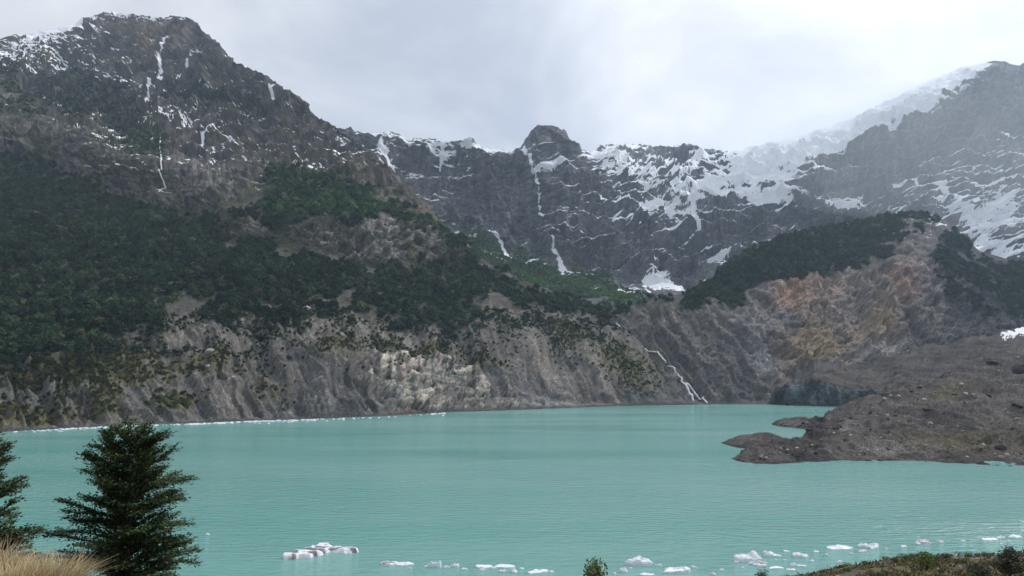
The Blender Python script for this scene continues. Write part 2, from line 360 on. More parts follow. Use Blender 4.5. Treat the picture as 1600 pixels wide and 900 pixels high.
A = Sheet(-190, 1108, 1.7, [('z', SHORE, 0.0),
        ('m', [(x, 0.45 * y + 0.55 * lin(x, SHORE)) for x, y in TOPA], 0.66), ('m', TOPA, 0.5), ('m', L2, 0.40), ('m', L3, 0.52), ('m', L4, 1.6), ('m', L5, 0.66), ('m', RIDGE, [(-300, 0.85), (300, 0.95), (560, 0.7), (1100, 0.6)])], 1.35, smooth_cols=21, back=(260, -150), back2=(500, -250))
px, py, fr = A.px, A.py, A.front
nrm = A.normals(); P = A.P
top = lin(A.xs, TOPA)[None] + 0 * px; shore = lin(A.xs, SHORE)[None] + 0 * px; rid = lin(A.xs, RIDGE)[None] + 0 * px
below = sstep(-12, 14, py - top)                        # 1 on the bare moraine wall
lift = sstep(0, 14, shore - py)
q = P / 90.0; warp = np.stack([fbm(q, 3, seed=40), fbm(q + 9, 3, seed=41), fbm(q + 17, 3, seed=42)], -1)
qw = P * np.array([1, 1, 0.42]) + warp * 45
crag = ridged(qw / 120, 6, 0.55, seed=1) - 0.42
crag2 = ridged((P + warp * 20) * np.array([1, 1, 0.6]) / 28, 4, 0.6, seed=7) - 0.42
def saw(s): f = s % 1.0; return np.where(f < 0.72, f / 0.72, (1 - f) / 0.28) - 0.5
st0 = P[..., 2] + 0.28 * P[..., 0] + 38 * fbm(P / 170, 4, seed=12)
sA1, sA2 = st0 / 58.0, (st0 + 8 * fbm(P / 50, 3, seed=13)) / 19.0
ledge = 2.4 * saw(sA1) + .9 * saw(sA2)
up = (1 - below)
# cliff weight: where the slope is bare rock
bluff = sstep(-6, 6, poly_sd(px + 14 * warp[..., 0] * 1.5, py + 14 * warp[..., 1], [(350, 362), (400, 352), (440, 362), (500, 348), (560, 346), (610, 343), (655, 358), (700, 383), (728, 410), (690, 420), (640, 408), (600, 422), (560, 410), (520, 392), (460, 382), (400, 384), (362, 380)]))
high = sstep(240, 120, py - 0.22 * px + 10 * warp[..., 0])
cliffL = sstep(-8, 8, poly_sd(px, py + 20 * warp[..., 2], [(-300, 195), (0, 192), (60, 205), (110, 215), (180, 240), (240, 262), (290, 275), (350, 262), (420, 262), (400, 300), (350, 330), (280, 330), (230, 320), (170, 290), (110, 268), (60, 235), (-300, 230)]))
rockw = np.clip(0.35 + 0.65 * np.maximum.reduce([bluff, high, cliffL]), 0, 1) * up
pxm = np.linalg.norm(P - np.array([0, 0, H]), axis=2) / F       # metres per photograph pixel
A.push((crag * 52 * rockw * (0.45 + 0.55 * high) * (1 - .7 * bluff) + crag2 * 14.0 * rockw + ledge * 8.0 * rockw * (.35 + .65 * np.maximum(high, cliffL)) + bluff * (crag2 * 5 + 4)) * lift * np.clip((py - rid) / 25 + 0.15, 0, 1) ** 0.8, nrm)
# skyline teeth
A.P[..., 2] += 5.0 * fbm(P / 22, 4, 0.6, seed=77) * sstep(40, 0, py - rid) * up
# rills down the moraine wall, slanting as the fall line runs
sx = px + (shore - py) * (0.62 - 0.0002 * px) * 1.0
rw = fbm(np.stack([px / 60, py / 60, 0 * px], -1), 3, seed=50)
rill = ridged(np.stack([sx / 17 + rw * 1.2, py / 150, 0 * px + 3], -1), 4, 0.6, seed=21, rot=False)
big = ridged(np.stack([sx / 75 + rw * 0.6, py / 320, 0 * px + 9], -1), 3, 0.5, seed=24, rot=False)
ow = fbm(np.stack([px / 16, py / 11, 0 * px], -1), 4, .6, seed=55)
outc = sstep(-8, 8, poly_sd(px + 14 * ow, py + 12 * ow, [(560, 560), (600, 552), (650, 556), (690, 562), (740, 575), (760, 600), (800, 615), (835, 640), (760, 650), (650, 652), (615, 640), (590, 615), (566, 600)]))
rill2 = ridged(np.stack([sx / 8 + rw * .7, py / 70, 0 * px + 5], -1), 3, 0.6, seed=27, rot=False)
A.push(below * lift * (1 - 0.85 * outc) * ((rill - 0.4) * 8.5 + (rill2 - .4) * 3.6 * sstep(-.3, .3, rw + .3 * sstep(700, 850, px)) + (big - 0.4) * 15.0 + 1.5 * fbm(P / 12, 4, 0.65, seed=31)), nrm)
bw = np.stack([px * .9 + py * .25, py, 0 * px], -1) + 5 * np.stack([fbm(P / 20, 3, seed=36), fbm(P / 20 + 5, 3, seed=37), 0 * px], -1)
bl1, bl2 = cells(bw / np.array([21, 12, 1]), 5), cells(bw / np.array([8, 5.5, 1]), 6)
bed = (P[..., 2] - 0.12 * P[..., 0] + 6 * fbm(P / 40, 3, seed=33)) / 5.5
blk = fbm(P * np.array([1, 1, 0.6]) / 13, 4, 0.65, seed=35)
A.push(outc * lift * (2 + 1.5 * (np.abs((bed % 1) - 0.5) * 2 - 0.5) + 2.0 * blk + 9 * bl1 + 4 * bl2 - 3), nrm)
A.push(bluff * (10 * bl1 + 6 * bl2 - 8), nrm)
A.push((1.3 * fbm(P / 5.5, 2, .8, seed=38) * (.25 + .75 * rockw + .2 * below) + 2.6 * fbm(P / 11, 2, .7, seed=39) * rockw) * lift, nrm)
A.nn = A.normals(); nz = A.nn[..., 2]; P = A.P
# surface colours
n1 = fbm(P / 35, 5, 0.6, seed=60); n2 = fbm(P / 6, 4, 0.65, seed=61); n3 = fbm(P / 110, 3, seed=62)
ex, ey = px + 16 * fbm(np.stack([px / 22, py / 22, 0 * px], -1), 4, 0.6, seed=63), py + 14 * fbm(np.stack([px / 22, py / 22, 0 * px + 5], -1), 4, 0.6, seed=64)
FOREST = [
    [(-300, 220), (0, 212), (60, 236), (100, 262), (170, 290), (215, 322), (260, 330), (330, 332), (352, 352), (360, 385), (450, 392), (520, 408), (560, 422), (640, 415), (715, 420), (740, 412), (800, 438), (900, 463), (965, 495), (935, 505), (900, 492), (840, 486), (800, 496), (792, 468), (762, 460), (750, 500), (700, 512), (660, 500), (610, 515), (560, 482), (500, 470), (460, 505), (400, 505), (330, 488), (300, 468), (250, 465), (240, 512), (160, 522), (120, 548), (60, 562), (-300, 570)],
    [(340, 335), (395, 330), (425, 258), (470, 262), (520, 278), (580, 298), (640, 332), (700, 370), (745, 405), (725, 408), (690, 380), (640, 352), (600, 340), (520, 345), (460, 352), (400, 346)],
    [(-300, 98), (0, 95), (60, 105), (130, 104), (190, 120), (226, 142), (222, 165), (242, 200), (246, 226), (212, 236), (182, 198), (120, 192), (60, 188), (-300, 190)],
    [(238, 148), (300, 128), (380, 148), (425, 172), (410, 188), (330, 168), (270, 172)],
    [(180, 195), (250, 200), (250, 240), (200, 232)]]
fsd = np.maximum.reduce([poly_sd(ex, ey, p) - (4 if k in (2, 3) else 0) for k, p in enumerate(FOREST)])
hole = np.maximum.reduce([blob(px, py, 447, 311, 24, 10, 10), 0.9 * blob(px, py, 300, 470, 45, 12), blob(px, py, 415, 470, 16, 14), blob(px, py, 545, 465, 18, 12), blob(px, py, 780, 480, 22, 20)])
gapn = fbm(P / 28, 4, .6, seed=72)
forest = sstep(-9, 9, fsd - 26 * hole + 16 * gapn - 20 * cliffL) * sstep(-1.25, -.95, gapn) * fr
forest *= np.where(py < 200, sstep(-0.25, 0.1, n1 + 0.12), 1)
brown, grey, slate, dark = rgb(.122, .112, .103), rgb(.124, .121, .119), rgb(.095, .094, .10), rgb(.052, .047, .046)
rock = mixc(np.broadcast_to(rgb(.070, .062, .060), P.shape), rgb(.165, .145, .132), sstep(-0.3, 0.7, .7 * n1 + 0.6 * n2))
nb = fbm(P / 14, 4, .62, seed=68)
rock = mixc(rock, rgb(.042, .039, .04), .75 * sstep(.15, .55, fbm(P * np.array([1, 1, .5]) / 19, 4, .65, seed=69)))
shelf = np.maximum(sstep(.66, .8, sA1 % 1), .7 * sstep(.64, .8, sA2 % 1))
vst = fbm(np.stack([px / 3.5, py / 26, 0 * px], -1), 3, .6, seed=73)
rock = rock * (1 + .22 * vst)[..., None]
rock = mixc(rock, rgb(.033, .042, .024), .85 * sstep(.0, .4, .6 * nb + .3 * n1 + .8 * (shelf - .35)) * sstep(60, 120, py))
rock = mixc(rock, rgb(.19, .172, .16), .6 * sstep(.1, .6, fbm(P * np.array([1, 1, .45]) / 26, 4, .6, seed=74) + .2 * n2) * (1 - shelf))
rock = mixc(rock, rgb(.155, .125, .075), 0.6 * np.clip(blob(px, py, 205, 40, 70, 14, 10) + blob(px, py, 225, 65, 25, 14, 40) + 0.7 * blob(px, py, 470, 285, 40, 14, 25), 0, 1))
rock = mixc(rock, rgb(.21, .165, .135), 0.7 * np.clip(blob(px, py, 600, 290, 70, 22, 38) + blob(px, py, 668, 328, 20, 8, 38) + 0.5 * blob(px, py, 400, 240, 80, 30, 20), 0, 1) * sstep(-0.3, 0.3, n1))
rock = mixc(rock, rgb(.25, .23, .215), np.clip(bluff * 0.9 * sstep(.1, .9, .5 * bl1 + .5 * bl2 + .4 * n2) + 0.8 * blob(px, py, 447, 311, 26, 10) + cliffL * 0.85 * sstep(-.1, 0.6, n2 + 0.3 * n1 + .5 * vst), 0, 1))
grav = mixc(np.broadcast_to(brown, P.shape), grey, sstep(-0.2, 0.35, n1)); grav = mixc(grav, slate, 0.85 * np.clip(sstep(600, 760, px) * sstep(500, 560, py - 0.06 * px + 20 * n3), 0, 1))
grav = mixc(grav, rgb(.175, .152, .132), 0.7 * np.clip(sstep(0.05, 0.4, n3) + blob(px, py, 60, 585, 70, 18) + blob(px, py, 790, 495, 40, 25) + 0.6 * blob(px, py, 720, 480, 60, 16), 0, 1))
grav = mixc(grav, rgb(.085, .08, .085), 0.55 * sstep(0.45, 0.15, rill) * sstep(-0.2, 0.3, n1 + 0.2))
strk = fbm(np.stack([sx / 5 + rw, py / 45, 0 * px], -1), 4, .6, seed=70)
grav = grav * (.93 + .5 * strk)[..., None]
grav = mixc(grav, rgb(.30, .28, .26), .6 * sstep(.45, .9, n2)); grav = mixc(grav, rgb(.05, .047, .045), .6 * sstep(.4, .9, fbm(P / 4.5, 3, .7, seed=71)))
moss = np.clip(.8 * blob(px, py, 90, 575, 130, 26) + blob(px, py, 45, 648, 90, 18, -6) + blob(px, py, 165, 628, 24, 26, 20) + blob(px, py, 275, 622, 40, 16) + 0.8 * blob(px, py, 190, 572, 85, 22) + 0.9 * blob(px, py, 670, 548, 40, 12) + 0.9 * blob(px, py, 765, 567, 36, 11, 18) + 0.9 * blob(px, py, 985, 575, 50, 26, 40) + 0.7 * blob(px, py, 330, 565, 40, 20) + 0.6 * blob(px, py, 880, 520, 70, 26, 25) + .55 * blob(px, py, 520, 540, 60, 22) + .5 * blob(px, py, 420, 600, 40, 30, 30), 0, 1)
mossm = np.clip(moss * 1.5 * sstep(-0.35, 0.25, n2 + 0.5 * n1 + (moss - 0.5)), 0, 1)
grav = mixc(grav, mixc(np.broadcast_to(rgb(.10, .095, .035), P.shape), rgb(.18, .155, .075), sstep(-0.1, 0.5, n2)), mossm)
pale = mixc(np.broadcast_to(rgb(.13, .12, .11), P.shape), rgb(.46, .41, .35), sstep(.3, 1.0, .5 * bl1 + .4 * bl2 + .35 * n2 + .25 * sstep(600, 565, py))); pale = mixc(pale, rgb(.05, .05, .055), 0.85 * sstep(0.1, 0.5, fbm(np.stack([px / 3.6, py / 34, 0 * px], -1), 3, seed=66)))
pale = mixc(pale, rgb(.20, .09, .055), 0.8 * blob(px, py, 640, 645, 26, 7)); pale = mixc(pale, rgb(.24, .27, .23), 0.5 * blob(px, py, 660, 600, 60, 30) * sstep(-.2, .3, n1))
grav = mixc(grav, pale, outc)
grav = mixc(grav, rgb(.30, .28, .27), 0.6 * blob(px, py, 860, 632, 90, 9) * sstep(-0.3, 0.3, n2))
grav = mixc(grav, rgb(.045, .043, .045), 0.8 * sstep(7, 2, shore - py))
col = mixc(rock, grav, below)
col = mixc(col, rgb(.04, .043, .028), forest * 0.8)
scrub = np.clip(sstep(-85, -4, fsd) * sstep(-0.15, 0.35, .8 * n2 + n1) + .5 * mossm, 0, 1)
col = mixc(col, rgb(.06, .065, .03), 0.8 * scrub * (1 - forest) * fr)
# snow lying on the upper ledges
want = .55 * blob(px, py, 20, 85, 130, 30) + .55 * blob(px, py, 75, 60, 60, 14, -14) + 1.4 * sstep(8, 2, py - rid) * ((px > 40) & (px < 128)) + .5 * sstep(9, 3, py - rid) * ((px > 140) & (px < 290))
want += .13 * blob(px, py, 320, 190, 170, 60, 20) + .16 * blob(px, py, 110, 185, 120, 22, 12) + .22 * blob(px, py, 545, 235, 45, 30, 40) + .10 * blob(px, py, 290, 240, 110, 40) + .22 * blob(px, py, 190, 125, 70, 14, 20) + .2 * blob(px, py, 250, 175, 50, 16, 15) + .25 * blob(px, py, 475, 255, 30, 14) + .06 * (py < 260) * (px > 120)
for ln, w_, a_ in (([(271, 53), (256, 68), (249, 82), (243, 102), (236, 125), (233, 152)], 2.2, 1.2), ([(312, 81), (300, 86), (290, 100)], 3.0, 1.3), ([(278, 118), (262, 128), (250, 134)], 3.5, .9), ([(428, 141), (427, 155)], 3.2, 1.3), ([(335, 195), (306, 214)], 2.0, .8)):
    want += a_ * sstep(w_ * 1.5, w_ * 0.4, line_d(ex * 0.25 + px * 0.75, ey * 0.25 + py * 0.75, ln)) * sstep(-.7, -.2, n2 + .3)
snow = cover(.35 * shelf + .5 * (nz - .5) + .6 * fbm(P * np.array([1, 1, 2.2]) / 9, 4, .65, seed=67) + .25 * n1, want * (1 - .8 * forest) * (py < 330), fr & (py < 330))
snow = np.where(fr, snow, np.where(P[..., 2] > 500, 0.3 + 0.4 * n2, 0))
A.forest, A.fsd, A.scrub, A.belowm, A.n1, A.moss = forest, fsd, scrub, below, n1, mossm
A.build("left_mountain", M['mountain'], col, snow, "dark forested mountain with bare moraine foot on the left of the lake")

# ---- C: the headwall and the high massif behind
SKY = [(400, 205), (545, 204), (560, 209), (585, 212), (592, 207), (605, 205), (622, 208), (636, 219), (655, 215), (682, 216), (688, 222), (705, 216), (722, 215), (735, 221), (747, 232), (770, 236), (800, 237), (814, 233), (820, 222), (832, 206), (848, 198), (862, 199), (880, 207), (893, 219), (905, 233), (922, 242), (935, 231), (955, 226), (1000, 225), (1040, 229), (1080, 226), (1100, 232), (1140, 238), (1180, 226), (1230, 215), (1300, 196), (1360, 170), (1420, 140), (1470, 118), (1510, 102), (1560, 96), (1600, 100), (1720, 120), (1900, 150)]
CLIFF = [(400, 214), (545, 213), (600, 214), (680, 224), (740, 238), (800, 244), (850, 206), (905, 240), (925, 252), (1000, 275), (1060, 290), (1100, 275), (1160, 268), (1250, 248), (1300, 230), (1350, 207), (1400, 177), (1440, 160), (1500, 132), (1530, 114), (1560, 102), (1600, 106), (1720, 126), (1900, 156)]
TAL = [(400, 300), (600, 305), (650, 322), (700, 352), (750, 376), (800, 388), (850, 404), (900, 420), (950, 432), (1000, 440), (1040, 452), (1075, 452), (1120, 425), (1200, 380), (1300, 372), (1480, 370), (1550, 420), (1600, 432), (1900, 450)]
Cc = Sheet(430, 1780, 1.7, [('D', [(400, 530), (1900, 530)], [(400, 1450), (1000, 1350), (1300, 1500), (1900, 1500)]),
        ('D', [(400, 480), (1900, 480)], [(400, 1600), (1000, 1560), (1300, 1720), (1900, 1750)]),
        ('D', TAL, [(400, 2000), (700, 2020), (1000, 1980), (1300, 2100), (1900, 2150)]),
        ('m', [(x, 0.55 * y + 0.45 * lin(x, CLIFF)) for x, y in TAL], [(400, 1.5), (900, 1.5), (1000, 1.0), (1250, 1.2), (1900, 1.3)]),
        ('m', CLIFF, [(400, 1.7), (880, 1.7), (960, 0.85), (1100, 0.8), (1300, 1.0), (1450, 1.25), (1900, 1.3)]),
        ('m', SKY, [(400, 0.9), (900, 0.9), (1000, 0.55), (1300, 0.55), (1500, 0.65), (1900, 0.8)])], 1.3, smooth_cols=31, back=(400, -160), back2=(600, -250))
px, py, fr, P = Cc.px, Cc.py, Cc.front, Cc.P
nrm = Cc.normals()
skyl = lin(Cc.xs, SKY)[None] + 0 * px; tal = lin(Cc.xs, TAL)[None] + 0 * px; clf = lin(Cc.xs, CLIFF)[None] + 0 * px
q = P / 200.0; warp = np.stack([fbm(q, 3, seed=140), fbm(q + 9, 3, seed=141), fbm(q + 17, 3, seed=142)], -1)
cl = sstep(10, -14, py - tal)
but = ridged((P * np.array([1, 1, 0.3]) + warp * 90) / 260, 5, 0.5, seed=101) - 0.42
crag = ridged((P + warp * 40) * np.array([1, 1, 0.7]) / 60, 5, 0.6, seed=103) - 0.42
dip = 0.10 * (P[..., 0]) * sstep(1300, 700, px) - 0.05 * P[..., 0] * sstep(1250, 1500, px)
s1 = (P[..., 2] + dip + 45 * fbm(P / 330, 4, seed=112)) / 64.0; s2 = (P[..., 2] + dip + 30 * fbm(P / 200, 4, seed=113)) / 21.0
bedw = sstep(860, 960, px) * 0.75 + 0.4
edge = np.clip((py - skyl) / 30 + 0.08, 0, 1)
Cc.push(cl * edge * (but * 115 * (1.15 - 0.5 * sstep(950, 1150, px)) + crag * 26 + bedw * (saw(s1) * 34 + saw(s2) * 15)), nrm)
Cc.P[..., 2] += (8 * fbm(P / 30, 4, 0.6, seed=177) + 5 * crag) * sstep(40, 0, py - skyl) * (1 - 0.7 * ((px > 1150) & (px < 1560)))
Cc.P[..., 2] += (1 - cl) * 10 * fbm(P / 60, 4, seed=178)
Cc.push(cl * edge * (5 * fbm(P * np.array([1, 1, .6]) / 16, 3, .7, seed=118) + 2.5 * fbm(P / 7, 2, .8, seed=119)), nrm)
Cc.nn = Cc.normals(); nz = Cc.nn[..., 2]; P = Cc.P
n1 = fbm(P / 90, 5, 0.6, seed=160); n2 = fbm(P * np.array([1, 1, 2.5]) / 22, 4, 0.65, seed=161)
ex = px + 14 * fbm(np.stack([px / 25, py / 18, 0 * px], -1), 4, 0.6, seed=163); ey = py + 11 * fbm(np.stack([px / 25, py / 18, 0 * px + 5], -1), 4, 0.6, seed=164)
col = mixc(np.broadcast_to(rgb(.078, .081, .092), P.shape), rgb(.152, .152, .158), sstep(-0.4, 0.7, .7 * n1 + 0.6 * n2))
col = mixc(col, rgb(.17, .14, .125), 0.5 * np.clip(blob(px, py, 650, 300, 60, 40, 30) + blob(px, py, 880, 420, 60, 14), 0, 1))
green = sstep(-8, 8, poly_sd(ex, ey, [(600, 300), (660, 328), (705, 352), (740, 372), (775, 388), (815, 392), (850, 408), (880, 424), (910, 428), (940, 438), (985, 450), (1015, 470), (1040, 540), (600, 540)]))
green = green * sstep(-0.55, -0.25, n1) * fr
snowb = .06 + .20 * sstep(900, 980, px) * sstep(430, 330, py) * sstep(1320, 1220, px) + .20 * sstep(1360, 1480, px) * sstep(220, 290, py) + .03 - .04 * sstep(1240, 1300, px) + .04 * sstep(300, 220, py)
for (x, y, rx, ry, a, v) in [(600, 235, 30, 26, 60, .45), (700, 232, 70, 18, 0, .38), (760, 240, 26, 8, 0, .4), (720, 255, 60, 26, 0, .18), (640, 285, 50, 34, 30, .22), (960, 330, 50, 60, 20, .15), (870, 268, 30, 10, 10, .55), (985, 262, 62, 30, 20, .6), (940, 245, 30, 14, 0, .6),
        (1050, 258, 70, 14, 0, .55), (1110, 262, 80, 12, 8, .5), (1010, 320, 70, 46, 35, .35), (1075, 330, 40, 18, 20, .6), (1110, 300, 46, 11, 5, .95), (1200, 315, 40, 9, 0, .7), (1310, 317, 40, 11, 5, 1.1), (1050, 385, 60, 22, 0, .38),
        (1165, 290, 90, 26, 0, .35), (1240, 245, 80, 11, -12, .75), (1340, 208, 80, 13, -22, .95), (1440, 156, 70, 15, -28, 1.05), (1510, 112, 40, 9, -22, 1.0), (1240, 270, 100, 22, -8, .45), (1420, 285, 50, 8, 5, .35), (1470, 320, 60, 14, 15, .3), (1550, 300, 60, 60, 0, .34),
        (1555, 395, 44, 26, 10, .75), (1570, 345, 60, 30, 0, .35), (1390, 340, 60, 30, 0, .25), (1585, 205, 30, 6, -10, .6), (930, 330, 40, 60, 20, .12), (870, 300, 60, 50, 0, .08)]:
    snowb += v * blob(px, py, x, y, rx, ry, a)
for (x, y, rx, ry, a, v) in [(1545, 170, 50, 40, 0, .5), (722, 226, 34, 12, 0, .32), (1400, 245, 60, 20, -20, .2), (870, 222, 30, 16, 20, .8), (1240, 345, 60, 10, 0, .4), (1040, 370, 60, 8, 0, .4), (1010, 390, 50, 14, 0, .3), (790, 300, 60, 50, 0, .35), (560, 260, 20, 40, 0, .2), (1060, 236, 50, 5, 0, .8), (950, 232, 30, 5, 0, .5)]:
    snowb -= v * blob(px, py, x, y, rx, ry, a)
snowb = np.minimum(snowb, .66 + .25 * blob(px, py, 960, 258, 46, 24, 15) + sstep(1100, 1230, px))
for ln, w_, a_ in (([(818, 236), (826, 262), (836, 290), (843, 318), (848, 338)], 2.4, .85), ([(836, 282), (860, 272)], 4, 0.9), ([(596, 232), (602, 248), (612, 262)], 4.5, .9), ([(690, 222), (694, 248)], 2, .8), ([(1130, 290), (1085, 320), (1082, 335), (1095, 362)], 3.5, 1.0), ([(1140, 390), (1122, 402), (1100, 412)], 5, 1.3), ([(855, 388), (872, 412), (882, 432)], 2.6, .8), ([(872, 412), (900, 434)], 2, .9), ([(764, 370), (784, 386), (792, 400)], 2, .9), ([(1530, 128), (1440, 172), (1400, 196), (1330, 226), (1240, 262)], 4, .5),
        ([(1400, 285), (1420, 274), (1460, 284), (1490, 300), (1530, 315)], 2.6, .9), ([(1500, 330), (1540, 350)], 3, .8), ([(1175, 392), (1290, 372)], 0.1, .1)):
    snowb += a_ * sstep(w_ * 1.6, w_ * 0.4, line_d(ex * 0.3 + px * 0.7, ey * 0.3 + py * 0.7, ln))
ph1, ph2 = s1 % 1.0, s2 % 1.0
led = .42 * sstep(.55, .80, ph1) + .50 * sstep(.60, .78, ph2) * sstep(-.5, .3, fbm(P * np.array([1, 1, 3]) / 120, 4, seed=166)) + .25 * sstep(.3, .8, nz)
snowb = snowb + .75 * sstep(34, 8, py - skyl) * sstep(1120, 1180, px) * sstep(1540, 1500, px)
snow = cover(1.35 * led + .34 * n2 + .22 * n1 + .2 * crag, snowb * (1 - .8 * green * (snowb < .5)), fr & (cl > .5))
snow = np.where(fr, np.clip(snow, 0, 1), 0.9 * (P[..., 2] > 500))
col = mixc(col, rgb(.055, .09, .035), green * 0.95)
vs_ = fbm(np.stack([px / 4, py / 40, 0 * px], -1), 3, .6, seed=173); col = col * (1 + .3 * vs_ * cl)[..., None]
Cc.green = green * (snow < 0.4)
Cc.build("headwall", M['headwall'], col, snow, "snow-streaked rock headwall and cloudy massif closing the valley")

# ---- B: the eroded wall across the lake and the wooded knoll above it
WTOP = [(930, 500), (960, 486), (1000, 478), (1050, 472), (1100, 480), (1140, 470), (1200, 440), (1260, 430), (1320, 430), (1400, 405), (1480, 405), (1560, 440), (1600, 430), (1900, 440)]
KTOP = [(930, 490), (960, 478), (1000, 468), (1060, 460), (1088, 452), (1105, 438), (1120, 424), (1150, 401), (1180, 386), (1220, 371), (1260, 362), (1300, 354), (1340, 346), (1380, 338), (1420, 331), (1450, 334), (1480, 345), (1530, 392), (1600, 412), (1900, 425)]
B = Sheet(930, 1800, 1.7, [('D', [(930, 636), (1000, 634), (1100, 632), (1210, 632), (1330, 630), (1900, 612)], [(930, 985), (1100, 1000), (1210, 1005), (1330, 1050), (1900, 1250)]),
        ('m', [(x, 0.5 * y + 0.5 * 632) for x, y in WTOP], 0.85), ('m', WTOP, 0.8), ('m', KTOP, 0.55)], 1.3, smooth_cols=21, back=(260, -90), back2=(200, -160))
px, py, fr, P = B.px, B.py, B.front, B.P
nrm = B.normals(); top = lin(B.xs, WTOP)[None] + 0 * px; kt = lin(B.xs, KTOP)[None] + 0 * px; below = sstep(-8, 10, py - top)
q = P / 90.0; warp = np.stack([fbm(q, 3, seed=240), fbm(q + 9, 3, seed=241), fbm(q + 17, 3, seed=242)], -1)
lift = sstep(0, 12, 632 - py)
sx = px + (632 - py) * lin(px.ravel(), [(930, .55), (1100, .75), (1250, .35), (1400, .6), (1900, .5)]).reshape(px.shape)
rw = fbm(np.stack([px / 50, py / 50, 0 * px], -1), 3, seed=250)
rill = ridged(np.stack([sx / 15 + rw * .8, py / 190, 0 * px + 3], -1), 4, 0.6, seed=221, rot=False)
smoothw = sstep(1230, 1160, px) * sstep(1000, 1040, px)
crag = ridged((P + warp * 25) * np.array([1, 1, .7]) / 45, 5, 0.6, seed=203) - 0.42
B.push(lift * below * ((rill - .4) * (6 + 6 * smoothw) + crag * (8 - 5 * smoothw) + 3 * fbm(P / 12, 4, .6, seed=231)), nrm)
bw = np.stack([px * .8 + py * .6, py - .3 * px, 0 * px], -1) + 6 * np.stack([fbm(P / 25, 3, seed=236), fbm(P / 25 + 5, 3, seed=237), 0 * px], -1)
bl1, bl2 = cells(bw / np.array([15, 26, 1]), 15), cells(bw / np.array([6, 9, 1]), 16)
rocky = sstep(1150, 1230, px) * below
rib = ridged(np.stack([sx / 44 + rw * .6, py / 260, 0 * px + 8], -1), 3, .55, seed=225, rot=False)
B.push(lift * (below * (rib - .4) * (10 + 16 * rocky) + rocky * (11 * bl1 + 6 * bl2 - 8) + below * 1.8 * fbm(P / 7, 2, .8, seed=238)), nrm)
B.push((1 - below) * np.clip((py - kt) / 20, 0, 1) * (crag * 14), nrm)
B.nn = B.normals(); nz = B.nn[..., 2]; P = B.P
n1 = fbm(P / 40, 5, .6, seed=260); n2 = fbm(P / 9, 4, .65, seed=261)
ex = px + 16 * fbm(np.stack([px / 25, py / 25, 0 * px], -1), 4, .6, seed=263); ey = py + 14 * fbm(np.stack([px / 25, py / 25, 0 * px + 5], -1), 4, .6, seed=264)
strk = fbm(np.stack([sx / 5 + rw, py / 40, 0 * px], -1), 4, .6, seed=270)
col = mixc(np.broadcast_to(rgb(.085, .078, .078), P.shape), rgb(.16, .143, .132), sstep(-.4, .6, .6 * n1 + .5 * n2)) * (1 + (.42 - .24 * rocky) * strk)[..., None]
col = mixc(col, rgb(.22, .21, .205), .5 * rocky * sstep(.6, .95, .6 * bl1 + .4 * bl2)); col = mixc(col, rgb(.05, .05, .055), .5 * rocky * sstep(.4, .1, .6 * bl1 + .4 * bl2))
col = mixc(col, rgb(.065, .062, .068), .6 * sstep(.45, .2, rill) * (.4 + .6 * smoothw))
col = mixc(col, rgb(.20, .155, .122), .55 * sstep(1185, 1235, px) * sstep(1450, 1390, px) * sstep(-.5, .4, n1))
for (x, y, rx, ry, a, c_, v) in [(1240, 460, 30, 40, 20, (.30, .185, .12), .8), (1300, 460, 45, 26, 30, (.24, .18, .14), .7), (1275, 535, 42, 34, -20, (.30, .225, .125), .85), (1375, 500, 30, 34, 35, (.30, .23, .14), .8), (1410, 440, 30, 22, 30, (.25, .15, .11), .6),
        (1375, 545, 45, 14, -10, (.33, .32, .31), .75), (1190, 500, 30, 30, 30, (.21, .2, .2), .6), (1230, 490, 22, 20, 0, (.10, .12, .15), .6), (1190, 565, 14, 28, -25, (.27, .27, .27), .7), (1010, 575, 26, 34, 30, (.12, .11, .05), .8), (1035, 480, 40, 12, 0, (.10, .1, .055), .6), (1330, 480, 30, 40, 30, (.19, .18, .18), .5)]:
    col = mixc(col, c_, np.clip(v * blob(px, py, x, y, rx, ry, a) * (.6 + .8 * sstep(-.3, .4, n2 + .4 * n1)), 0, 1))
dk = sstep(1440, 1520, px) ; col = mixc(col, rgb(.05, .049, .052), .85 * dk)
forest = sstep(-6, 6, np.maximum(poly_sd(ex, ey, [(940, 480), (1000, 460), (1088, 445), (1120, 415), (1180, 375), (1300, 345), (1420, 320), (1470, 330), (1440, 370), (1400, 400), (1350, 415), (1300, 432), (1240, 432), (1200, 440), (1150, 472), (1110, 482), (1060, 472), (1000, 480), (960, 490)]),
        poly_sd(ex, ey, [(1490, 350), (1540, 395), (1700, 410), (1900, 410), (1900, 520), (1600, 505), (1530, 500), (1480, 470), (1455, 410)]) - 4)) * fr
forest *= np.where(px > 1360, sstep(-.45, .05, n1), sstep(-.95, -.5, n1))
col = mixc(col, rgb(.03, .037, .026), .9 * forest)
snow = np.clip(-.60 + .62 * sstep(1300, 1420, px) * sstep(450, 350, py) + .75 * blob(px, py, 1330, 418, 8, 8) + .6 * blob(px, py, 1285, 430, 34, 5) + .5 * (nz - .5) + .6 * n2 + .2 * n1, 0, 1) * fr
B.forest = forest
B.build("far_moraine_wall", M['wall'], col, snow, "gullied grey and ochre moraine wall below a wooded knoll")

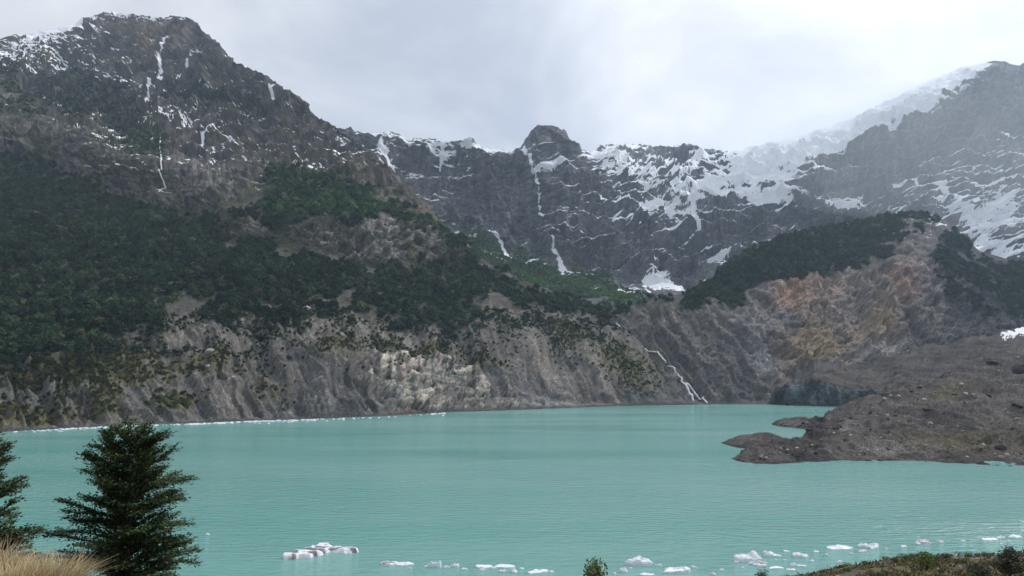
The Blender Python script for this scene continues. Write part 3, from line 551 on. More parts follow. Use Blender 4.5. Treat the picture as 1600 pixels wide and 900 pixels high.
# ---- G: the debris covered glacier with its ice front
G = Sheet(1206, 1900, 2.0, [('D', [(1206, 631.5), (1240, 634), (1290, 637), (1330, 639), (1400, 642), (1900, 660)], [(1206, 1000), (1240, 965), (1290, 930), (1400, 890), (1900, 760)]),
        ('m', [(1206, 629), (1216, 608), (1240, 597), (1270, 594), (1300, 597), (1340, 612), (1380, 615), (1420, 605), (1500, 590), (1900, 560)], 2.2),
        ('m', [(1206, 627), (1216, 602), (1245, 588), (1300, 580), (1350, 571), (1400, 560), (1450, 546), (1500, 536), (1560, 524), (1600, 512), (1900, 470)], 0.2)], 1.2, smooth_cols=9, back=(300, 60), back2=(600, 80))
px, py, fr, P = G.px, G.py, G.front, G.P
nrm = G.normals(); ctop = lin(G.xs, [(1206, 629), (1216, 608), (1240, 597), (1270, 594), (1300, 597), (1340, 612), (1380, 615), (1420, 605), (1500, 590), (1900, 560)])[None] + 0 * px
lipn = fbm(np.stack([px / 14, 0 * px, 0 * px], -1), 3, .6, seed=306); ice = sstep(-2, 4, py - ctop - 5 * lipn - 4 * fbm(P / 8, 3, .6, seed=307))
rg = ridged(np.stack([px / 26 + (py - 600) / 30, py / 60, 0 * px], -1), 4, .6, seed=300, rot=False)
G.push((1 - ice) * ((rg - .4) * 6 + 5 * fbm(P / 30, 5, .6, seed=301)) * sstep(1206, 1230, px) + ice * (10 * fbm(P * np.array([1, 1, .3]) / 13, 4, .65, seed=302)) + 6 * lipn * np.exp(-((py - ctop) / 6) ** 2), nrm)
G.nn = G.normals(); P = G.P
n1 = fbm(P / 40, 5, .6, seed=303); n2 = fbm(P / 7, 4, .6, seed=304)
col = mixc(np.broadcast_to(rgb(.040, .035, .034), P.shape), rgb(.078, .067, .062), sstep(-.4, .4, n1 + .5 * n2))
icec = mixc(np.broadcast_to(rgb(.06, .07, .078), P.shape), rgb(.135, .16, .17), sstep(-.3, .45, fbm(np.stack([px / 9, py / 40, 0 * px], -1), 4, .6, seed=305)))
icec = mixc(icec, rgb(.07, .06, .055), .8 * sstep(.1, .5, fbm(P / 16, 3, .6, seed=308)))
icec = mixc(icec, rgb(.025, .03, .034), sstep(1242, 1222, px + .4 * (640 - py))); icec = mixc(icec, rgb(.32, .36, .38), .7 * blob(px, py, 1243, 602, 8, 8) * sstep(-.1, .3, n2))  # near-black left end: shade of the ice cave painted into the colour
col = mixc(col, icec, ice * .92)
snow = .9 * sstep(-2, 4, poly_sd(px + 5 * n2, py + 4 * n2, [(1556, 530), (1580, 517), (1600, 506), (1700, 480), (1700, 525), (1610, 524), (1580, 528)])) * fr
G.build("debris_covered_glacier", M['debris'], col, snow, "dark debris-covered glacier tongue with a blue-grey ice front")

# ---- S: the gravel mounds running out into the lake on the right
def mound(name, label, x0, x1, water, topl, m, seed, amp=1.0, back=(60, -14), smooth_cols=7):
    S = Sheet(x0, x1, 1.6, [('z', water, -0.3), ('m', [(x, .5 * y + .5 * lin(x, water)) for x, y in topl], m * 1.25 if not isinstance(m, list) else [(a, b * 1.25) for a, b in m]), ('m', topl, m)], 1.1, smooth_cols=smooth_cols, back=back, back2=(30, -14))
    px, py, fr, P = S.px, S.py, S.front, S.P
    nrm = S.normals(); wl_ = lin(S.xs, water)[None] + 0 * px; tl = lin(S.xs, topl)[None] + 0 * px
    k = sstep(0, 10, wl_ - py) * np.clip((wl_ - tl) / 22, 0.15, 1)
    hum = ridged(P * np.array([1, 1, 1.5]) / 55, 4, .5, seed=seed) - .42
    S.push(k * amp * (hum * 6 + 1.8 * fbm(P / 11, 5, .62, seed=seed + 4)), nrm)
    S.P[..., 2] += amp * 1.2 * fbm(P / 6, 4, .6, seed=seed + 9) * np.clip((wl_ - tl) / 40, 0, 1)
    S.nn = S.normals(); P = S.P
    n1 = fbm(P / 25, 5, .6, seed=seed + 1); n2 = fbm(P / 3.5, 4, .65, seed=seed + 2)
    col = mixc(np.broadcast_to(rgb(.048, .044, .043), P.shape), rgb(.090, .082, .078), sstep(-.35, .4, n1 + .35 * n2))
    col = mixc(col, rgb(.055, .05, .05), .7 * sstep(.15, .45, n2 - .2 * n1)); col = mixc(col, rgb(.20, .18, .165), .5 * sstep(.5, .9, n2 + .2 * n1))
    col = mixc(col, rgb(.12, .105, .055), .5 * np.clip(blob(px, py, 1500, 690, 90, 14) + blob(px, py, 1480, 612, 50, 10, -20), 0, 1))
    col = mixc(col, rgb(.21, .195, .185), .6 * np.clip(blob(px, py, 1390, 705, 50, 12, 15) + blob(px, py, 1490, 715, 50, 8) + blob(px, py, 1320, 668, 20, 10, -20), 0, 1) * sstep(-.3, .3, n1))
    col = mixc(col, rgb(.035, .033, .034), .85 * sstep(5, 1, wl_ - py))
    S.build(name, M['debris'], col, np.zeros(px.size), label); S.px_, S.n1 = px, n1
    return S
Srear = mound("gravel_headland", "dark rocky headland reaching into the lake behind the gravel mounds", 1206, 1480, [(1206, 664), (1215, 667), (1235, 669), (1258, 672), (1290, 682), (1480, 690)],
    [(1206, 661.5), (1214, 657), (1225, 654), (1240, 653), (1262, 651), (1285, 649), (1300, 640), (1320, 632), (1345, 622), (1380, 607), (1420, 602), (1480, 600)], .16, 400, 1.2)
Smid = mound("gravel_islet", "low rounded gravel mound at the tip of the spit", 1127, 1300, [(1127, 693.5), (1140, 698), (1155, 701), (1170, 703), (1300, 706)],
    [(1127, 691.5), (1140, 686), (1152, 682), (1170, 678), (1185, 676), (1200, 677), (1212, 681), (1228, 688), (1245, 692), (1300, 694)], .22, 430, .5)
Sfront = mound("gravel_spit", "broad brown gravel spit sloping into the lake at right", 1143, 1900, [(1143, 718), (1155, 723), (1180, 726), (1210, 727), (1260, 723), (1320, 721), (1400, 722), (1500, 725), (1600, 731), (1900, 752)],
    [(1143, 716), (1156, 711), (1168, 703), (1185, 697), (1210, 691), (1245, 689), (1268, 684), (1285, 672), (1310, 655), (1350, 634), (1380, 617), (1400, 610), (1450, 596), (1500, 577), (1550, 560), (1580, 548), (1600, 541), (1900, 495)], [(1143, .2), (1280, .18), (1400, .13), (1600, .15), (1900, .2)], 460, 1.1)
print("landforms", round(time.time() - T0, 1))

# ---- the bank the camera stands on, falling to the near shore
gx, gy = np.meshgrid(np.concatenate([np.linspace(-260, -20, 80), np.linspace(-19.6, 20, 130), np.linspace(20.6, 75, 110), np.linspace(77, 260, 50)]), np.concatenate([np.linspace(-120, 2, 24), np.linspace(2.4, 25, 90), np.linspace(25.6, 100, 130), np.linspace(101, 175, 50)]))
PROF = [(-120, 36), (-20, 33.6), (5, 33.3), (7.5, 32.9), (10, 31.8), (14, 30.2), (18, 28.9), (30, 26.0), (45, 22.9), (60, 18.8), (70, 16.4), (85, 12.3), (100, 8.4), (130, 1.2), (145, -3), (175, -12)]
def bank_z(x, y):
    x, y = np.asarray(x, float), np.asarray(y, float); z = lin(y.ravel(), PROF).reshape(y.shape)
    z = z + .16 * np.exp(-((x + 4.9) / 1.3) ** 2 - ((y - 7.0) / 1.0) ** 2) + 1.15 * np.exp(-((x + 8.2) / 2.0) ** 2 - ((y - 11.2) / 1.8) ** 2)
    z = z + (sstep(20, 33, x - .15 * (y - 70)) * 2.3 + sstep(38, 60, x) * 1.25) * np.exp(-((y - 70) / 15) ** 2)
    p = np.stack([x, y, 0 * x], -1)
    return z + .25 * fbm(p / 4, 4, seed=500) * sstep(3, 14, y) + .7 * fbm(p / 13, 3, seed=501) * sstep(40, 60, y) * sstep(20, 30, x)
gz = bank_z(gx, gy); r, c = gx.shape; idx = np.arange(r * c).reshape(r, c)
GP = np.stack([gx, gy, gz], -1)
me = quick_mesh("shore_bank", GP.reshape(-1, 3), np.stack([idx[:-1, :-1], idx[:-1, 1:], idx[1:, 1:], idx[1:, :-1]], -1).reshape(-1, 4), M['bank'], True)
n1 = fbm(GP / 5, 5, .6, seed=503); n2 = fbm(GP / 1.2, 4, .6, seed=504)
col = mixc(np.broadcast_to(rgb(.085, .073, .062), GP.shape), rgb(.15, .135, .12), sstep(-.3, .4, n2)); col = mixc(col, rgb(.10, .092, .038), .8 * sstep(-.15, .25, n1 + .4 * n2))
attr_c(me, "Col", col.reshape(-1, 3)); attr_f(me, "snow", np.zeros(r * c))
o = bpy.data.objects.new("shore_bank", me); C.objects.link(o); tag(o, "mossy stony bank falling to the near shore", kind='structure')

# ------------------------------------------------------------------ woods on the slopes (a mass nobody could count)
def crown_mesh(name, seed, n=210, flat=0.8, mat='crown', leaf=0.2):
    """a unit crown of leaf clumps over several lobes, with gaps between"""
    r = np.random.default_rng(seed); V = []; Q = []
    lob = [(0, 0, .55, .5)] + [(math.cos(a) * .33, math.sin(a) * .33, .3 + .4 * r.random(), .26 + .16 * r.random()) for a in r.random(5) * 6.28] + [(r.normal() * .1, r.normal() * .1, .86, .24)]
    for k in range(n):
        lx, ly, lz, lr = lob[r.integers(len(lob))]; d = r.normal(size=3); d[2] = abs(d[2]) * .9 - .25; d /= np.linalg.norm(d)
        p = np.array([lx, ly, lz]) + d * lr * (.75 + .3 * r.random()) * np.array([1, 1, flat]); nn = d + r.normal(size=3) * .5; nn /= np.linalg.norm(nn)
        u = np.cross(nn, r.normal(size=3)); u /= np.linalg.norm(u); w = np.cross(nn, u); s = leaf * (.6 + .7 * r.random()); b0 = len(V)
        for a in range(4):
            an = a * 1.571 + r.normal() * .3; V.append(p + (u * math.cos(an) + w * math.sin(an)) * s * .6 * (.7 + .5 * r.random()))
        Q.append([b0, b0 + 1, b0 + 2, b0 + 3])
    b0 = len(V)                                             # short stem
    for z, rr in ((-.15, .05), (.5, .03)):
        for a in range(4): V.append(np.array([math.cos(a * 1.571) * rr, math.sin(a * 1.571) * rr, z]))
    for a in range(4): Q.append([b0 + a, b0 + (a + 1) % 4, b0 + 4 + (a + 1) % 4, b0 + 4 + a])
    return quick_mesh(name, np.array(V), np.array(Q), M[mat])
crown_obs = []
for k in range(5):
    crown_obs.append(bpy.data.objects.new("beech_crown", crown_mesh("beech_crown", 900 + k)))
def wood(name, pts, size, tint, label):
    n = len(pts); me = bpy.data.meshes.new(name); me.vertices.add(n); me.vertices.foreach_set("co", np.ascontiguousarray(pts, dtype=np.float32).ravel())
    sv = np.stack([size * RNG.uniform(.8, 1.25, n), size * RNG.uniform(.8, 1.25, n), size * RNG.uniform(.85, 1.3, n)], -1)
    a = me.attributes.new("scl", 'FLOAT_VECTOR', 'POINT'); a.data.foreach_set("vector", sv.astype(np.float32).ravel())
    a = me.attributes.new("rot", 'FLOAT_VECTOR', 'POINT'); rv = np.zeros((n, 3), np.float32); rv[:, 2] = RNG.random(n) * 6.28; rv[:, :2] = RNG.normal(size=(n, 2)) * .1; a.data.foreach_set("vector", rv.ravel())
    a = me.attributes.new("pick", 'INT', 'POINT'); a.data.foreach_set("value", RNG.integers(0, len(crown_obs), n).astype(np.int32))
    attr_c(me, "tint", tint)
    o = bpy.data.objects.new(name, me); C.objects.link(o); tag(o, label, kind='stuff')
    ng = bpy.data.node_groups.new(name, 'GeometryNodeTree'); ng.interface.new_socket("Geometry", in_out='INPUT', socket_type='NodeSocketGeometry'); ng.interface.new_socket("Geometry", in_out='OUTPUT', socket_type='NodeSocketGeometry')
    nn, ll = ng.nodes, ng.links; gi, go = N(nn, 'NodeGroupInput'), N(nn, 'NodeGroupOutput')
    iop = N(nn, 'GeometryNodeInstanceOnPoints'); jn = N(nn, 'GeometryNodeJoinGeometry')
    for co in reversed(crown_obs):
        oi = N(nn, 'GeometryNodeObjectInfo'); oi.inputs['Object'].default_value = co; oi.inputs['As Instance'].default_value = True; ll.new(oi.outputs['Geometry'], jn.inputs[0])
    def na(nm, t): x = N(nn, 'GeometryNodeInputNamedAttribute', data_type=t); x.inputs[0].default_value = nm; return x.outputs[0]
    ll.new(gi.outputs[0], iop.inputs['Points']); ll.new(jn.outputs[0], iop.inputs['Instance']); iop.inputs['Pick Instance'].default_value = True
    ll.new(na("pick", 'INT'), iop.inputs['Instance Index']); ll.new(na("rot", 'FLOAT_VECTOR'), iop.inputs['Rotation']); ll.new(na("scl", 'FLOAT_VECTOR'), iop.inputs['Scale']); ll.new(iop.outputs[0], go.inputs[0])
    md = o.modifiers.new("trees", 'NODES'); md.node_group = ng
    return o
def tints(pts, ij, S, base, alt, f, seed):
    n1 = fbm(pts / 60, 3, seed=seed); t = mixc(np.broadcast_to(np.array(base), pts.shape), alt, np.clip(f, 0, 1))
    t = t * np.exp(.38 * RNG.normal(size=len(pts)).clip(-1.6, 2) + .35 * n1)[:, None]
    br = (RNG.random(len(pts)) < .10)[:, None]; return np.where(br, t * np.array([1.7, 1.1, .9]), t)
pts, ij = A.sample(16500, A.forest + .22 * sstep(-34, 0, A.fsd) * sstep(-.1, .4, A.n1) * (A.py > 300))
X, Y = A.px[ij], A.py[ij]
gr = np.clip(sstep(-10, 10, poly_sd(X, Y, [(400, 330), (430, 260), (480, 262), (600, 300), (750, 405), (700, 400), (600, 345), (470, 350)])) + .8 * blob(X, Y, 225, 215, 35, 20) + .35 * sstep(700, 900, X), 0, 1)
big_ = RNG.random(len(pts)) ** 2
wood("beech_forest", pts, (5.2 + 5.5 * big_) * (1 - .42 * sstep(320, 170, Y)) * (1 - .55 * sstep(2, -12, A.fsd[ij])), tints(pts, ij, A, (.028, .046, .023), (.046, .088, .032), gr, 1), "dense dark beech forest covering the lower slopes of the left mountain")
pts, ij = B.sample(5500, B.forest)
wood("knoll_forest", pts, RNG.uniform(4.0, 8.0, len(pts)), tints(pts, ij, B, (.030, .050, .027), (.04, .062, .03), 0 * pts[:, 0], 2), "dark beech wood covering the rounded knoll below the massif")
pts, ij = Cc.sample(16000, Cc.green * sstep(1060, 1000, Cc.px))
wood("valley_scrub", pts, 4.3 + 0 * pts[:, 0], tints(pts, ij, Cc, (.052, .092, .035), (.085, .155, .045), sstep(-.2, .4, fbm(pts / 70, 3, seed=5)) * sstep(740, 860, Cc.px[ij]), 3), "fresh green scrub on the talus slope under the headwall")

pts, ij = A.sample(6000, (A.scrub + .8 * A.moss) * A.belowm * (A.forest < .5) * (A.py < lin(A.xs, SHORE)[None] - 12))
wood("slope_scrub", pts, RNG.uniform(1.0, 2.9, len(pts)), tints(pts, ij, A, (.032, .042, .022), (.085, .08, .03), A.moss[ij] * RNG.random(len(pts)), 6), "low olive scrub speckling the bare slope above the lake")
# single bushes and small trees one can pick out on the bare slopes
fringe_me = [crown_mesh("fringe_bush", 950 + k, n=130, mat='fringe', leaf=.22) for k in range(5)]
def fringe(S, n, prob, smin, smax, name, label_of, group):
    pts, ij = S.sample(n, prob)
    for k in range(n):
        o = bpy.data.objects.new(name, fringe_me[k % 5]); C.objects.link(o); o.location = pts[k]
        s_ = smin + (smax - smin) * random.random() ** 1.6; o.scale = (s_ * random.uniform(.9, 1.3), s_ * random.uniform(.9, 1.3), s_ * random.uniform(.7, 1.1)); o.rotation_euler = (0, 0, random.random() * 6.28)
        tag(o, label_of(S.px[ij][k], S.py[ij][k]), "bush", group)
pr = (sstep(-60, -6, A.fsd) ** 2 + .06 * sstep(-110, -40, A.fsd)) * (A.fsd < 0) * A.belowm * (A.py > 455) * (A.px > -5) * (A.px < 960)
def lab(x, y):
    where = [(90, "above the left end of the far shore"), (180, "straight above the tall beech"), (270, "left of the long dark boulder"), (360, "around the pale boulders on the slope"), (450, "on the rilled gravel left of centre"), (540, "up left of the pale rock outcrop"), (640, "directly above the pale rock outcrop"), (740, "up right of the pale rock outcrop"), (830, "below the bare notch in the forest edge"), (900, "left of the stream gully"), (2000, "beside the stream gully")]
    w = next(t for lim, t in where if x < lim); d = y - lin(x, TOPA)
    return ("dark bush close under the forest " if d < 28 else "lone dark bush low on the bare slope ") + w
fringe(A, 290, pr, 2.2, 8.0, "beech_bush", lab, "bushes scattered below the forest edge")
print("woods", round(time.time() - T0, 1))

# ------------------------------------------------------------------ boulders
def boulder_mesh(name, seed, mat, sub=2):
    import bmesh
    bm = bmesh.new(); bmesh.ops.create_icosphere(bm, subdivisions=sub, radius=1)
    V = np.array([v.co[:] for v in bm.verts]); r = np.random.default_rng(seed)
    for k in range(9):                                       # chip flat facets off
        d = r.normal(size=3); d /= np.linalg.norm(d); h = .55 + .35 * r.random(); t = V @ d; V = V - np.clip(t - h, 0, None)[:, None] * d
    V *= (1 + .12 * fbm(V * 2.2 + seed, 3, seed=seed))[:, None] * np.array([1, .8 + .3 * r.random(), .62 + .25 * r.random()])
    for v, c_ in zip(bm.verts, V): v.co = c_
    me = bpy.data.meshes.new(name); bm.to_mesh(me); bm.free(); me.materials.append(M[mat]); return me
BM = {k: [boulder_mesh("boulder", 30 + 7 * i + 100 * j, k) for i in range(4)] for j, k in enumerate(('boulder', 'boulder_pale', 'boulder_dark'))}
def boulder(S, x, y, w, mat, label, group=None, flat=1.0, name="boulder"):
    p, nn = S.find(x, y); D = p[1]; s_ = w * D / F * .5
    o = bpy.data.objects.new(name, random.choice(BM[mat])); C.objects.link(o); o.location = p + nn * s_ * .12
    o.scale = (s_, s_ * random.uniform(.8, 1.1), s_ * random.uniform(.8, 1.1) * flat); o.rotation_euler = (random.uniform(-.25, .25), random.uniform(-.25, .25), random.random() * 6.28)
    return tag(o, label, "boulder", group)
for x, y, w, mt, lb, fl in [(279, 544, 20, 'boulder_dark', "long dark boulder high on the gravel slope above the left shore", .6), (326, 555, 16, 'boulder_pale', "round pale boulder right of the long dark boulder on the slope", 1), (325, 574, 9, 'boulder_pale', "small pale boulder directly below the round pale boulder", 1),
        (479, 481, 13, 'boulder_pale', "pale boulder at the forest edge above the gravel wall", .8), (366, 583, 10, 'boulder_pale', "small pale boulder on the slope right of two pale boulders", .8), (1592, 584, 30, 'boulder_dark', "large black boulder on the spit ridge at the right edge", 1.2), (1588, 638, 22, 'boulder_dark', "black boulder below the large one at the right edge", 1.0),
        (1534, 601, 18, 'boulder_dark', "dark boulder on the crest of the gravel spit", .9), (1562, 697, 20, 'boulder_dark', "dark boulder low on the spit near the water at right", .9), (1446, 616 + 6, 10, 'boulder_pale', "pale boulder where the spit crest begins to rise", .7), (1544, 616, 13, 'boulder_pale', "pale block beside the dark boulder on the spit crest", .9), (1454, 655, 11, 'boulder_pale', "pale boulder in the middle of the gravel spit", .9),
        (1537, 694, 8, 'boulder_pale', "small pale boulder left of the dark boulder low on the spit", .9), (1553, 567, 22, 'boulder', "flat grey slab on the top of the spit ridge", .35), (1246, 700, 8, 'boulder_pale', "pale stone on the neck behind the spit tip", .8), (1452, 648, 16, 'boulder_dark', "dark boulder behind the pale one in the middle of the spit", .7)]:
    boulder(Sfront if x > 1000 else A, x, y, w, mt, lb, flat=fl)
for k in range(240):
    x = 1180 + 420 * random.random() ** .7; t_ = lin(x, list(zip(Sfront.xs, lin(Sfront.xs, [(1143, 716), (1210, 691), (1268, 684), (1310, 655), (1380, 617), (1450, 596), (1600, 550), (1900, 505)]))))
    y = t_ + 6 + (715 - t_) * random.random()
    mt = random.choice(['boulder', 'boulder', 'boulder_dark', 'boulder_pale']); w_ = random.choice([3, 3.5, 4, 4, 5, 6, 7, 9])
    side = "at the tip of the gravel spit" if x < 1290 else "on the left half of the gravel spit" if x < 1420 else "on the middle of the gravel spit" if x < 1510 else "on the right end of the gravel spit"
    lv = "near the water " if y > 690 else "high up " if y < t_ + 35 else "halfway up "
    o = boulder(Sfront, x, y, w_, mt, None, "boulders strewn over the gravel spit"); o['label'] = {'boulder': 'grey', 'boulder_dark': 'dark', 'boulder_pale': 'pale'}[mt] + (' boulder ' if w_ >= 5 else ' small stone ') + lv + side
for k in range(26):
    x = 1216 + 120 * random.random(); boulder(Srear, x, lin(x, [(1206, 662), (1240, 660), (1290, 660), (1340, 645)]) + 5 * random.random(), random.choice([4, 5, 7, 9]), random.choice(['boulder_dark', 'boulder_dark', 'boulder']), "angular dark boulder " + ("at the tip of the headland" if x < 1245 else "midway along the headland" if x < 1290 else "at the root of the headland") + " behind the gravel mounds", "boulders on the dark headland")

# ------------------------------------------------------------------ falling water
def stream(name, S, pts, widths, label, lift=0.9):
    P3, W = [], []
    dens = []
    for (a, b), (wa, wb) in zip(zip(pts[:-1], pts[1:]), zip(widths[:-1], widths[1:])):
        n_ = max(2, int(math.hypot(b[0] - a[0], b[1] - a[1]) / 2.2))
        for k in range(n_):
            t = k / n_; dens.append((a[0] + (b[0] - a[0]) * t + random.uniform(-.35, .35), a[1] + (b[1] - a[1]) * t, wa + (wb - wa) * t))
    dens.append((*pts[-1], widths[-1]))
    V, Fc = [], []
    for x, y, w in dens:
        p, nn = S.find(x, y); m_ = p[1] / F; w *= random.uniform(.2, .75)
        for k in range(5):
            u = (k - 2) / 2; V.append((p[0] + u * w * .5 * m_, p[1] - (1 - u * u) * 1.2 - .3, p[2] + lift * (1 - .5 * u * u)))
    for i in range(len(dens) - 1):
        for k in range(4): Fc.append((i * 5 + k, i * 5 + k + 1, i * 5 + 6 + k, i * 5 + 5 + k))
    o = mesh_obj(name, V, Fc, M['foam'], smooth=True)
    so_ = o.modifiers.new("body", 'SOLIDIFY'); so_.thickness = 0.8
    return o
w_ = tag(empty("waterfall", tuple(B.find(1085, 631)[0])), "white stream tumbling down the moraine wall into the far lake", "waterfall")
for nm, pl, wd in (("cascade", [(1058, 588), (1066, 600), (1073, 611), (1080, 621), (1085, 632)], [1.5, 3.5, 5.5, 4, 4.5]), ("cascade", [(1072, 603), (1084, 610), (1094, 619), (1105, 631)], [1.5, 2.5, 2.5, 3.5]), ("cascade", [(1008, 541), (1018, 547), (1030, 557), (1040, 568)], [1.2, 2.6, 3, 1.2]), ("cascade", [(1043, 572), (1052, 580), (1058, 586)], [.8, 1.3, .8]), ("cascade", [(964, 503), (975, 514), (984, 523)], [.7, 1.1, .7]), ("cascade", [(988, 527), (998, 534), (1005, 539)], [.7, 1.4, .8])):
    stream(nm, B, pl, wd, None).parent = w_
bpy.context.view_layer.update()
for ch in w_.children: ch.matrix_parent_inverse = w_.matrix_world.inverted()
tag(stream("waterfall", A, [(250, 218), (253, 240), (252, 262), (254, 285), (253, 306)], [1.0, 1.4, 1.4, 2.4, 1.8], None), "thin white waterfall down the cliff of the left mountain", "waterfall")

# ------------------------------------------------------------------ snow banks that lie thick enough to stand proud
def snow_bank(S, poly, label, thick=3.0, name="snow_patch"):
    x0, x1 = min(p[0] for p in poly) - 4, max(p[0] for p in poly) + 4
    j0, j1 = [int((x - S.xs[0]) / (S.xs[1] - S.xs[0])) for x in (x0, x1)]; j1 = min(j1, len(S.xs) - 1)
    px, py = S.px[:, j0:j1], S.py[:, j0:j1]; P = S.P[:, j0:j1]; nn = S.nn[:, j0:j1]
    jit = 4.5 * fbm(np.stack([px / 9, py / 9, 0 * px], -1), 4, .6, seed=700)
    sd = poly_sd(px + jit, py + .8 * jit[:, ::-1], poly); sd = np.where(S.front[:, j0:j1], sd, -9)
    up_ = P + (np.array([0, -.5, .86]) * .7 + .3 * nn) * (sstep(-1.2, 4.0, sd) * thick - .6 * (sd < -1))[..., None]
    keep = sd > -1.6; kf = keep[:-1, :-1] & keep[1:, :-1] & keep[:-1, 1:] & keep[1:, 1:]
    r, c = px.shape; idx = np.arange(r * c).reshape(r, c); Q = np.stack([idx[:-1, :-1], idx[:-1, 1:], idx[1:, 1:], idx[1:, :-1]], -1)[kf]
    if len(Q) == 0: return
    used, inv = np.unique(Q, return_inverse=True)
    me = quick_mesh(name, up_.reshape(-1, 3)[used], inv.reshape(-1, 4), M['snow'], True)
    o = bpy.data.objects.new(name, me); C.objects.link(o); return tag(o, label, "snow")
snow_bank(Cc, [(1004, 419), (1010, 424), (1020, 434), (1034, 441), (1052, 445), (1062, 446), (1072, 453), (1060, 456), (1040, 453), (1024, 450), (1006, 444)], "bright snow patch at the foot of the headwall between green slope and knoll")
snow_bank(Cc, [(1092, 408), (1108, 404), (1122, 398), (1130, 388), (1136, 393), (1146, 391), (1136, 402), (1118, 413), (1104, 418)], "snow patch just above the left shoulder of the wooded knoll")
snow_bank(Cc, [(1258, 312), (1285, 306), (1310, 304), (1354, 309), (1355, 325), (1330, 331), (1305, 326), (1290, 318)], "flat snow field on a ledge above the wooded knoll")
snow_bank(Cc, [(1060, 305), (1090, 297), (1120, 294), (1156, 300), (1150, 306), (1110, 305), (1082, 310)], "snow field on the broad ledge left of centre of the massif", 2.5)

# ------------------------------------------------------------------ ice on the lake
def floe(x, y, w, h, label, seed, dirty=False, shape=None, elong=.5, peaks=3, rot=None):
    p = on_water(x, y); D = p[1]; wm = w * D / F; r = np.random.default_rng(seed)
    nr, na = 7, 40; V, Fc = [], []; ang = np.linspace(0, 2 * math.pi, na, endpoint=False)
    nc = int(r.integers(6, 10)); ca = np.sort((np.arange(nc) + r.uniform(-.3, .3, nc)) / nc * 2 * math.pi); crd = r.uniform(.6, 1.15, nc); cxy = np.stack([np.cos(ca) * crd, np.sin(ca) * crd * elong], -1)
    nx = np.concatenate([cxy, cxy[:1]]); seg = np.concatenate([[0], np.cumsum(np.linalg.norm(np.diff(nx, axis=0), axis=1))]); tt = np.linspace(0, seg[-1], na, endpoint=False)
    ox, oy = np.interp(tt, seg, nx[:, 0]), np.interp(tt, seg, nx[:, 1]); k_ = wm / (ox.max() - ox.min()); ox, oy = ox * k_, oy * k_
    hm = max(.25, (h * D / F - .22 * (oy.max() - oy.min())) * 1.0); hm = min(max(hm, .10 * wm), .42 * wm)
    pk = [(r.uniform(-.3, .3) * wm, r.uniform(-.1, .1) * wm, wm * r.uniform(.12, .3), r.uniform(.5, 1)) for _ in range(peaks)]
    fr_ = np.array([1.03, 1.0, .86, .68, .5, .32, .15])[:, None]; XX = np.concatenate([(ox[None] * fr_).ravel(), [0]]); YY = np.concatenate([(oy[None] * fr_).ravel(), [0]])
    t = sum(a * np.exp(-((XX - a0) / s_) ** 2 - ((YY - b0) / (s_ * .7)) ** 2) for a0, b0, s_, a in pk)
    cl_ = cells(np.stack([XX / wm * 4.3 + .3 * YY / wm + seed, YY / wm * 5.5, 0 * XX], -1), seed); tilt = r.uniform(-.5, .5) * XX / wm + r.uniform(-.6, .9) * YY / wm
    ZZ = hm * (.42 + tilt + .35 * cl_ + .35 * t + .16 * fbm(np.stack([XX / wm * 9 + seed, YY / wm * 9, 0 * XX], -1), 3, .6, seed=seed))
    kk = np.concatenate([np.repeat(np.arange(nr), na), [nr]]); ZZ = np.where(kk == 0, -.4, np.maximum(.07, ZZ * np.where(kk == 1, .72, 1)))
    V = np.stack([XX, YY, ZZ], -1)
    for k in range(nr - 1):
        for a in range(na): Fc.append((k * na + a, k * na + (a + 1) % na, (k + 1) * na + (a + 1) % na, (k + 1) * na + a))
    for a in range(na): Fc.append(((nr - 1) * na + a, (nr - 1) * na + (a + 1) % na, nr * na))
    o = mesh_obj("ice_floe", V, Fc, M['ice_dirty' if dirty else 'ice']); o.location = (p[0], p[1], 0); o.rotation_euler = (0, 0, rot if rot is not None else r.uniform(-.3, .3))
    return tag(o, label, "ice floe", "ice floes adrift near the shore")
